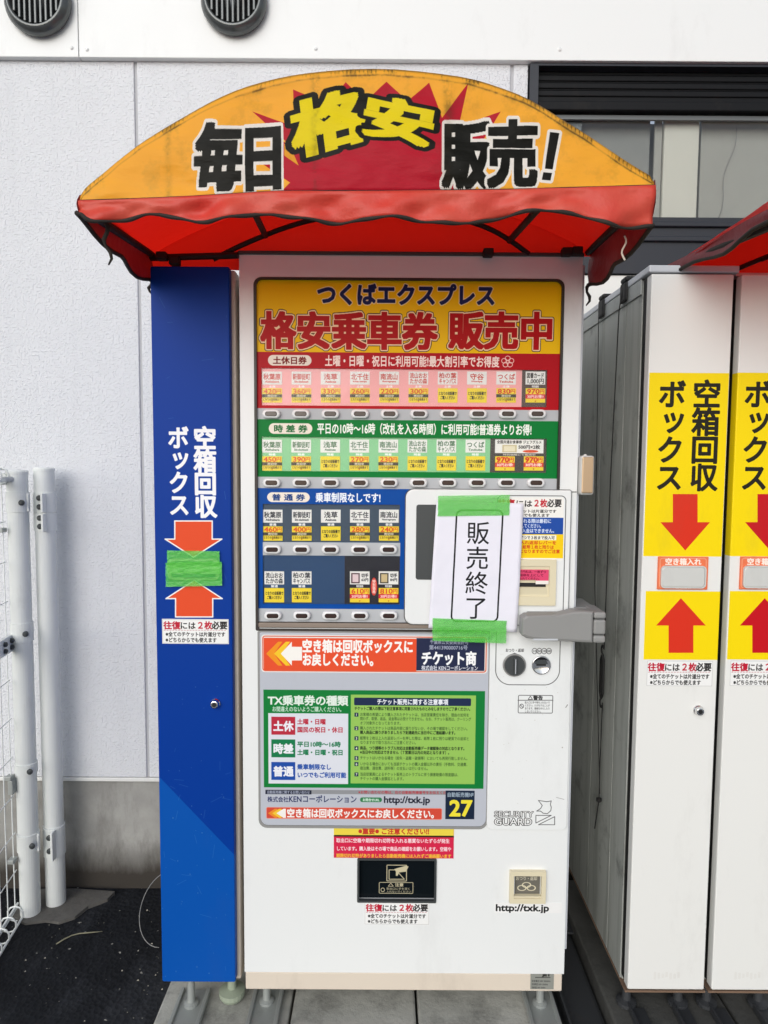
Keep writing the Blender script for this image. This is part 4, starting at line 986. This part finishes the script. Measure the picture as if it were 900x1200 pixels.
# ------------------------------------------------------------------ white recycling boxes at its right
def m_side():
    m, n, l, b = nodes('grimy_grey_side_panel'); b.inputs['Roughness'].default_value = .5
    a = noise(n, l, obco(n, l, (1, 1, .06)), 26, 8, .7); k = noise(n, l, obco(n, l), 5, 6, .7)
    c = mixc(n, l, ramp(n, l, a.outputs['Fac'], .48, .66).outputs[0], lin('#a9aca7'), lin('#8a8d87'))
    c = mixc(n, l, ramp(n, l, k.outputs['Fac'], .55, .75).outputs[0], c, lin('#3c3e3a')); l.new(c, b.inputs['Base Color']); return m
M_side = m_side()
def white_box(dx, sheet, slot, name, label, side):
    yf = -.008; x0, x1 = W(762+dx, 330, yf).x if dx == 0 else W(868, 330, yf).x, 0
    w_ = W(862, 330, yf).x-W(764, 330, yf).x; x1 = x0+w_; z0, z1 = W(800, 1160, yf).z, W(800, 321, yf).z
    t = thing(name, label, 'recycling box', ((x0+x1)/2, .27, PZ), 'white recycling boxes beside the vending machine')
    obj('front_door', *slab(rr_pts(x0+.003, z0, x1, z1, .003, 3), yf, .018, .003), sheet.mat(.42, .14, .04), t, sheet)
    obj('door_gasket', *box(x0+.0045, .0185, z0+.003, x0+.02, .042, z1-.003), M_black, t)
    obj('cabinet', *box(x0+.006, .0425, z0-.012, x1+.012, .545, z1+.002, .002), M_side, t)
    obj('base_rail', *box(x0+.001, .004, z0-.018, x1+.010, .54, z0-.0125, .001), M_rust, t)
    obj('box_top', *box(x0-.004, -.010, z1+.003, x1+.012, .55, z1+.020, .003) if dx == 0 else box(x0+.002, .02, z1+.003, x1+.012, .55, z1+.012, .002), M_lgrey, t)
    c = W(801+dx*.98, 676, yf)
    sl = R((771+dx*.985, 652.5, 830+dx*.985, 691), -.013)
    lb = obj('slot_plate', *box(sl[0], -.0125, sl[1], sl[2], -.0082, sl[3], .001), slot.mat(.45, .15), t, slot)
    so1 = R((776+dx*.985, 664.5, 826+dx*.985, 688), -.016)
    obj('slot_flap', *slab(rr_pts(*so1, .008), -.0165, -.0126, .002), M_steel, lb)
    obj('flap_rim', *ring(rr_pts(so1[0]-.003, so1[1]-.003, so1[2]+.003, so1[3]+.003, .010), rr_pts(*so1, .008), -.0175, -.0126), M_steel, lb)
    lock(818+dx, 832, yf, t)
    for px, yy in ((x0+.03, .07), (x1-.03, .07)): obj('levelling_foot', *lathe((px, yy, PZ+.012), [(.026, -.006), (.026, .003), (.012, .008), (.009, z0-.018-PZ-.012)], 'z', 16), M_dsteel, t)
    for px in (x0+.05, x1-.03):
        b = obj('anchor_bracket', *merge([box(px-.02, -.26, PZ+.003, px+.02, .05, PZ+.009, .001), box(px-.023, -.26, PZ+.003, px-.017, .05, PZ+.022, .001)]), M_dsteel, t)
        obj('anchor_bolt', *hexbolt((px, -.06, PZ+.009), .010, .010, 'z', 1), M_steel, b)
    if side:
        xs = x0+.006
        for ya, yb in ((.045, .150), (.153, .335), (.338, .543)): obj('side_panel', *box(xs-.004, ya, z0-.01, xs-.0005, yb, z1-.002, .001), M_side, t)
        obj('side_top_rail', *box(xs-.008, .046, z1-.035, xs-.0045, .543, z1+.0015, .001), M_galv, t)
        for yy in (.153, .336):
            obj('corner_clip', *merge([box(xs-.016, yy-.022, z1-.03, xs-.0085, yy+.022, z1+.02, .006), box(xs-.016, yy-.022, z1+.0205, xs+.03, yy+.022, z1+.034, .006)]), M_black, t)
    return t, x0, x1, z0, z1
wb, wx0, wx1, wz0, wz1 = white_box(0, S_bx1, S_sl1, 'recycling_box', 'whole white bin with yellow arrow stickers and grimy side, nearest the machine', True)
wb2, *_ = white_box(98, S_bx2, S_sl2, 'recycling_box', 'white empty box bin with darker red arrows, cut off by the picture edge', False)
# wires and a turnbuckle down the grimy side
tb = thing('tension_wire', 'black wire with a turnbuckle hanging down the grimy side of the white box', 'wire', (wx0-.01, .2, wz1))
zt0, zt1 = 1.03, .88; xw_ = wx0-.014
obj('wire', *tube([(xw_+.006, .155, wz1+.02), (xw_-.001, .16, wz1-.05), (xw_, .19, 1.5), (xw_, .20, zt0)], .0016, 6), M_black, tb)
obj('wire', *tube([(xw_, .20, zt1), (xw_, .206, .70), (xw_, .205, .60), (xw_, .235, .50)], .0016, 6), M_black, tb)
obj('wire', *tube([(xw_, .335, wz1-.03), (xw_, .30, 1.2), (xw_, .20, .62)], .0012, 6), M_black, tb)
bar = [(xw_-.004, .20+s*.010, z) for s, z in ((0, zt0-.015), (1, zt0-.03), (1, zt1+.03), (0, zt1+.015), (-1, zt1+.03), (-1, zt0-.03))]
obj('turnbuckle', *tube(bar, .0042, 6, True), M_black, tb)
for z, sg in ((zt0, 1), (zt1, -1)): obj('hook', *tube([(xw_-.004, .20+.010*math.sin(a), z-sg*.012+sg*.012*(1-math.cos(a))) for a in [k*.55 for k in range(9)]], .0026, 6), M_black, tb)
obj('wire_knot', *lathe((xw_, .205, .60), [(.002, -.008), (.008, -.004), (.008, .004), (.002, .008)], 'z', 10), M_black, tb)
# steel angle lying in the gap between machine and boxes
ga = thing('steel_angle', 'dark steel angle bar bolted down in the gap between machine and white box', 'steel bar', (.52, .1, .08))
obj('angle_bar', *merge([box(.492, -.30, .062, .585, .58, .068), box(.486, -.30, .062, .4915, .58, .105)]), M_dsteel, ga)
for y in (-.02, .42): obj('cross_plate', *box(.495, y-.028, .0685, .62, y+.028, .0745, .001), M_dsteel, ga); obj('anchor_bolt', *hexbolt((.545, y, .0745), .008, .009, 'z', 1), M_galv, ga)

# ------------------------------------------------------------------ hoods
def interp(pts, x):
    if x <= pts[0][0]: return pts[0][1]
    for (a, b), (c, d) in zip(pts, pts[1:]):
        if x <= c: t = (x-a)/(c-a); return b+(d-b)*t
    return pts[-1][1]
def smoothpts(pts, n=3):
    for _ in range(n):
        q = [pts[0]]
        for a, b in zip(pts, pts[1:]): q += [(a[0]*.75+b[0]*.25, a[1]*.75+b[1]*.25), (a[0]*.25+b[0]*.75, a[1]*.25+b[1]*.75)]
        pts = q+[pts[-1]]
    return pts
def wpts(l, Y): return [(W(a, b, Y).x, W(a, b, Y).z) for a, b in l]
TOP = smoothpts(wpts(TOPL, YF), 1)
BOT = wpts([(93.5, 236), (160, 234), (225, 231), (325, 225), (450, 225), (600, 223), (767.5, 218)], YF)
HEM = smoothpts(wpts([(97, 252), (108, 262), (125, 259), (150, 254), (180, 249), (207, 254), (235, 260), (270, 258), (310, 249.5), (350, 254), (390, 260), (430, 257), (470, 255), (505, 261), (540, 262), (580, 254), (625, 247), (652, 248), (675, 252), (700, 260), (720, 265.5), (745, 264), (764, 262)], YF-.004), 1)
def disp(x, z):
    return .0055*noise2(x*1.9, z*3.4, 1)+.0028*noise2(x*6+z*3, z*9, 4)+.0035*math.exp(-((z-1.86)/.03)**2)*math.sin(x*31+2*math.sin(x*9))
XLh, XRh = TOP[0][0], TOP[-1][0]
hd = thing('awning', 'orange and red arched hood printed with black Japanese lettering over the ticket machine', 'awning', (-.04, 0, ZT), 'arched hoods over the machines')
NXh, NZh = 130, 26; V, F = [], []
for i in range(NXh+1):
    x = XLh+(XRh-XLh)*i/NXh; a, b = interp(BOT, x), max(interp(TOP, x), interp(BOT, x)+.006)
    for j in range(NZh+1):
        v = j/NZh; z = a+(b-a)*v; e = min(1, v*6, (1-v)*8+.15)
        y = YF+.003*v*v-disp(x, z)*e
        V.append((x, y+(.003 if j == NZh else 0), z))
for i in range(NXh):
    for j in range(NZh): a = i*(NZh+1)+j; F.append((a, a+NZh+1, a+NZh+2, a+1))
m_f = S_fas.mat(.42, .0, 0, .3, .14, .3)
fp = obj('printed_front', V, F, m_f, hd, S_fas, smooth=True); k = fp.modifiers.new('thickness', 'SOLIDIFY'); k.thickness = .0012; k.offset = -1
# seam lines with stitching
sm = [(x, YF-.002-disp(x, interp(BOT, x))*.1, interp(BOT, x)+.0008) for x in [XLh+(XRh-XLh)*i/80 for i in range(81)]]
obj('seam', *tube(sm, .0013, 5), M_pipe, hd)
# front valance
V, F = [], []; NV = 8
for i in range(NXh+1):
    x = XLh+(XRh-XLh)*i/NXh; a, b = interp(HEM, x), interp(BOT, x)
    for j in range(NV+1):
        v = j/NV; w = v*(.008*math.sin(x*21+1)+.006*math.sin(x*47+2)+.003*math.sin(x*83))+.004*math.sin(math.pi*v)*(math.sin(x*29+v*3)+.6*math.sin(x*53-v*4))
        V.append((x, YF-.004-w+.003*math.sin(x*60+v*5)*v*(1-v)*4, b+(a-b)*v))
for i in range(NXh):
    for j in range(NV): a = i*(NV+1)+j; F.append((a, a+1, a+NV+2, a+NV+1))
vl = obj('valance', V, F, M_valance, hd, smooth=True); k = vl.modifiers.new('thickness', 'SOLIDIFY'); k.thickness = .001; k.offset = 1
hem = [Vector(V[i*(NV+1)+NV]) for i in range(NXh+1)]
obj('hem_piping', *tube([h+Vector((0, -.001, -.001)) for h in hem], [.0031+.0009*math.sin(i*.7) for i in range(len(hem))], 7), M_pipe, hd, smooth=True)
# roof cloth back to the machine, back cloth, side cloths
YR = .02; lr, rr_ = W(176, 303, YR), W(692, 300, YR); lh, rh = W(177, 332, YR), W(692, 337, YR)
def rear(u):
    x = lr.x+(rr_.x-lr.x)*u; return Vector((x, YR, lr.z+(rr_.z-lr.z)*u+.15*math.sin(math.pi*u)**.8))
V, F = [], []; ND = 10
for i in range(61):
    u = i/60; x = XLh+(XRh-XLh)*u; fz = max(interp(TOP, x), interp(BOT, x)+.006); A = Vector((x, YF+.025, fz-.004)); B = rear(u)
    for j in range(ND+1):
        t = j/ND; p = A.lerp(B, t); sag = .018*math.sin(math.pi*t)*math.sin(math.pi*u)+.004*noise2(u*9, t*5, 3)*math.sin(math.pi*t); V.append((p.x, p.y, p.z-sag))
for i in range(60):
    for j in range(ND): a = i*(ND+1)+j; F.append((a, a+1, a+ND+2, a+ND+1))
obj('roof_cloth', V, F, M_redcloth, hd, smooth=True)
V, F = [], []
for i in range(61):
    p = rear(i/60); V += [tuple(p+Vector((0, -.002, .001))), (p.x, YR+.001*math.sin(i), ZT+.004-(.038 if i/60 < .235 else 0))]
for i in range(60): F.append((i*2, i*2+1, i*2+3, i*2+2))
obj('back_cloth', V, F, M_redcloth, hd, smooth=True)
def side(front_top, front_hem, rt, rhm, sx, nm):
    V, F = [], []; n = 14; path = []
    for i in range(n+1):
        t = i/n; a = front_top.lerp(rt, t); b = front_hem.lerp(rhm, t); b = b+Vector((sx*.006*math.sin(t*11), 0, -.010*math.sin(math.pi*t)+.006*math.sin(t*14)))
        for j in range(5): p = a.lerp(b, j/4); V.append((p.x+sx*.004*math.sin(t*9+j), p.y, p.z))
        path.append(b)
    for i in range(n):
        for j in range(4): a = i*5+j; F.append((a, a+1, a+6, a+5))
    o = obj('side_cloth', V, F, M_side_cloth, hd, smooth=True); obj('side_piping', *tube(path, .0045, 7), M_pipe, o, smooth=True)
    obj('side_rail', *tube([front_top+Vector((-sx*.012, .02, -.028)), rt+Vector((-sx*.006, 0, -.002))], .008, 8), M_rod, hd)
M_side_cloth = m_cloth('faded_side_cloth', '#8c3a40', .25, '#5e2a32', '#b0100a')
side(Vector((XLh, YF, interp(BOT, XLh)+.012)), hem[0], lr+Vector((0, 0, .01)), lh, -1, 'l'); side(Vector((XRh, YF, interp(BOT, XRh)+.012)), hem[-1], rr_+Vector((0, 0, .01)), rh, 1, 'r')
# frame: inner arch over the machine and struts
arch = smoothpts([(p.x, p.z) for p in (W(250, 304, 0), W(275, 291, 0), (W(300, 280, 0)), W(335, 266, 0), W(375, 255, 0), W(450, 246, 0), W(540, 256, 0), W(575, 268, 0), W(600, 283, 0), W(620, 298, 0))], 2)
fr = obj('frame_arch', *tube([(x, .0, z) for x, z in arch], .0062, 8), M_rod, hd, smooth=True)
for a, b in (((285, 222), (311, 276)), ((655, 218), (597, 282))): p, q = W(*a, YF+.03), W(*b, 0); obj('frame_strut', *tube([p, q], .0075, 8), M_rod, hd, smooth=True)
obj('rear_rail', *tube([lr+Vector((0, -.006, 0)), Vector((XL, -.01, lr.z)), ], .008, 8), M_rod, hd)
for p in (W(205, 306, .0), W(190, 300, -.01), W(572, 296, -.01), W(664, 295, -.01), W(676, 294, -.01)): obj('frame_clamp', *box(p.x-.012, p.y-.012, p.z-.010, p.x+.012, p.y+.012, p.z+.008, .003), M_rod, hd)
for x, y, z, L in ((XLh+.035, YF+.02, hem[0].z-.0, .075), (lh.x-.004, YR, lh.z+.01, .045), (rh.x-.004, YR-.01, rh.z+.03, .07)):
    obj('loose_tie', *tube([(x+.006*math.sin(i*1.4), y+.003*i, z-L*i/7) for i in range(8)], [.004, .005, .004, .0045, .003, .004, .003, .0015], 6), M_pipe, hd, smooth=True)
obj('loose_thread', *tube([(XRh-.035+.004*math.sin(i), YF+.05, hem[-1].z-.004-.045*i/7) for i in range(8)], .0018, 5), M_beige, hd)
# the neighbour's hood: a copy set to the right
OFF = .705-XLh
nh = hd.copy(); COL.objects.link(nh); nh.location = hd.location+Vector((OFF, 0, .0)); ORG[nh.name] = Vector(nh.location); nh['label'] = 'dark red hood at the right edge above the white boxes, only its left side showing'
for ch in [c for c in bpy.data.objects if c.parent == hd]:
    if ch.name.startswith('loose') or ch.name in ('side_cloth', 'side_rail'): continue
    c = ch.copy(); COL.objects.link(c); c.parent = nh; c.data = ch.data.copy()
    for v in c.data.vertices: v.co.y = YF+(v.co.y-YF)*1.4
    for g2 in [q for q in bpy.data.objects if q.parent == ch]:
        d = g2.copy(); COL.objects.link(d); d.parent = c; d.data = g2.data.copy()
        for v in d.data.vertices: v.co.y = YF+(v.co.y-YF)*1.4
yr2 = YF+(YR-YF)*1.4; o_ = Vector((OFF, 0, 0)); hd = nh
side(Vector((XLh, YF, interp(BOT, XLh)+.004))+o_, hem[0]+o_, Vector((lr.x, yr2, lr.z+.012))+o_, Vector((lr.x, yr2, lr.z-.004))+o_, -1, 'n')

# ------------------------------------------------------------------ mesh fence at the left
fe = thing('mesh_fence', 'white wire mesh fence gate with clamped round posts against the wall', 'fence', (-1.15, .58, 0))
PX2, PY2 = -1.130, .62; PX1, PY1 = -1.190, .565
pz2, pz1 = W(48, 548, .6).z, W(25, 551, .58).z
for x, y, z in ((PX2, PY2, pz2), (PX1, PY1, pz1)):
    V, F = lathe((x, y, 0), [(.032, -.03), (.032, z-.012)], 'z', 28); p = obj('post', V, F, M_pole, fe)
    obj('post_cap', *lathe((x, y, z-.012), [(.0335, 0), (.0335, .008), (.030, .012)], 'z', 28), M_pole, p)
def clamp(x, y, z, h):
    c = obj('clamp_band', *lathe((x, y, z), [(.0325, 0), (.0352, .0005), (.0352, h-.0005), (.0325, h)], 'z', 28), M_pole, fe)
    return c
def bolt(par, x, y, z): obj('bolt', *lathe((x, y, z), [(.0095, 0), (.0095, -.005), (.004, -.009)], 'y', 10), M_dgrey, par)
def fz(py, Y): return W(40, py, Y).z
for z0, z1, x in ((600, 577, PX1), (600, 577, PX2), (622, 600.5, PX2), (995, 975, PX1), (1000, 966, PX2), (905, 893, PX1), (751, 729, PX1)):
    y = PY1 if x == PX1 else PY2; zz0 = fz(z0, y); c = clamp(x, y, zz0, fz(z1, y)-zz0)
    if x == PX2:
        obj('clamp_lug', *box(x+.012, y-.055, zz0+.002, x+.020, y-.030, fz(z1, y)-.002, .002), M_pole, c)
        for t in (.3, .75): bolt(c, x+.002, y-.037, zz0+(fz(z1, y)-zz0)*t)
    else: bolt(c, x+.030, y-.032, (zz0+fz(z1, y))/2)
obj('clamp_link', *box(PX1+.03, .555, fz(599, .57), PX2-.02, .565, fz(578, .57), .002), M_pole, fe)
obj('clamp_link', *box(PX1+.03, .555, fz(995, .57), PX2-.02, .565, fz(975, .57), .002), M_pole, fe)
# the leaf swings towards the street from the left post
ud = Vector((.13, -1, 0)).normalized(); o0 = Vector((PX1-.036, PY1-.02, 0)); L = .72
def leaf(s, z, off=0): return o0+ud*s+Vector((off, 0, z))
ztop, zmid, zbot = fz(557, .58), fz(752, .58), fz(1062, .58)
panel = []
nv = int(L/.055)
for i in range(nv+1): s = .012+i*.055; obj('vertical_wire', *tube([leaf(s, zbot+.02), leaf(s, ztop-.02)], .0019, 5), M_pole, fe)
zs = [zbot+.02+i*(ztop-zbot-.04)/11 for i in range(12)]
for z in zs: obj('horizontal_wire', *tube([leaf(0, z, .003), leaf(L, z, .003)], .0019, 5), M_pole, fe)
for zc in (ztop-.002, zbot+.005):
    for dx_, dz_ in ((0, .022), (-.022, -.014), (.022, -.014)): obj('edge_wire', *tube([leaf(-.01, zc+dz_, dx_), leaf(L, zc+dz_, dx_)], .0042, 6), M_pole, fe)
    loops = []
    for i in range(nv+1):
        s = .012+i*.055; c = leaf(s, zc); obj('edge_loop', *tube([c+Vector((.026*math.sin(a), 0, .026*math.cos(a))) for a in [k*math.pi/5 for k in range(10)]], .003, 5, True), M_pole, fe)
ry = leaf(0, zmid)
V, F = box(-.006, 0, 0, .006, L, .055, .001); Mx = Matrix(((1, ud.x, 0), (0, ud.y, 0), (0, 0, 1)))
rail = obj('middle_rail', [tuple(Mx@Vector(v)+o0+Vector((.012, 0, zmid-.02))) for v in V], F, M_pole, fe)
for s, z in ((.02, .0), (.02, .022), (.07, .0), (.07, .022)): p = leaf(s, zmid+z-.004, .018); obj('bolt', *lathe(p, [(.008, 0), (.008, .007), (.004, .010)], 'x', 10), M_dgrey, rail)
obj('top_rail', *tube([Vector((PX1, PY1-.03, ztop-.012)), leaf(.05, ztop-.012), leaf(L, ztop-.012)], .0085, 10), M_pole, fe, smooth=True)
obj('rail_collar', *tube([leaf(-.03, ztop-.012), leaf(.012, ztop-.012)], .019, 14), M_pole, fe)
for z in (fz(905, .58), fz(1000, .58), fz(622, .58)): obj('wire_clip', *box(PX1-.045, PY1-.052, z, PX1-.024, PY1-.025, z+.014, .002), M_galv, fe)
obj('gate_bracket', *box(PX1-.036, PY1-.05, fz(921, .58), PX1-.02, PY1-.02, fz(905, .58), .002), M_galv, fe)

# small litter on the asphalt
t_ = obj('bent_cable', *tube([Vector((-.70-.085*math.sin(t), .56-.10*(1-math.cos(t))/2*1.6, .01+.155*(1+math.cos(t))/2)) for t in [k*.157 for k in range(21)]], .0012, 6), M_grey, smooth=True)
t_['label'] = 'thin grey cable loop coming out from behind the blue box'; t_['category'] = 'cable'
gp = lambda px, py: (lambda d: CAM+d*(-CAM.z/d.z))(CR @ Vector(((px-450)/FPX, (600-py)/FPX, -1)))
t_ = obj('twig', *tube([gp(66+9*i, 1108-10*math.sin(min(i, 3)*.5)-i*.8)+Vector((0, 0, .005)) for i in range(7)], [.002, .0025, .002, .002, .0022, .0016, .001], 5), paint('dry_twig', '#8d8a72', .8, .2), smooth=True)
t_['label'] = 'thin dry twig lying on the black asphalt beside the fence'; t_['category'] = 'twig'

V, F = [], []
for i in range(150):
    x, y = random.uniform(-1.5, -.63), random.uniform(-.42, .62); r = random.choice((.0012, .0016, .002, .003)); k = len(V)
    for dx, dy, dz in ((-1, -.7, 0), (1, -.6, .1), (.1, 1, 0), (.1, 0, 1.1)): V.append((x+dx*r*random.uniform(.6, 1.3), y+dy*r, .002+.005*noise2(x*3, y*3)+dz*r+.001))
    F += [(k, k+1, k+3), (k+1, k+2, k+3), (k+2, k, k+3), (k, k+2, k+1)]
gt = obj('grit', V, F, paint('pale_grit', '#a8a498', .8, .5)); gt['kind'] = 'stuff'; gt['label'] = 'pale grit scattered on the black asphalt by the wall'; gt['category'] = 'grit'
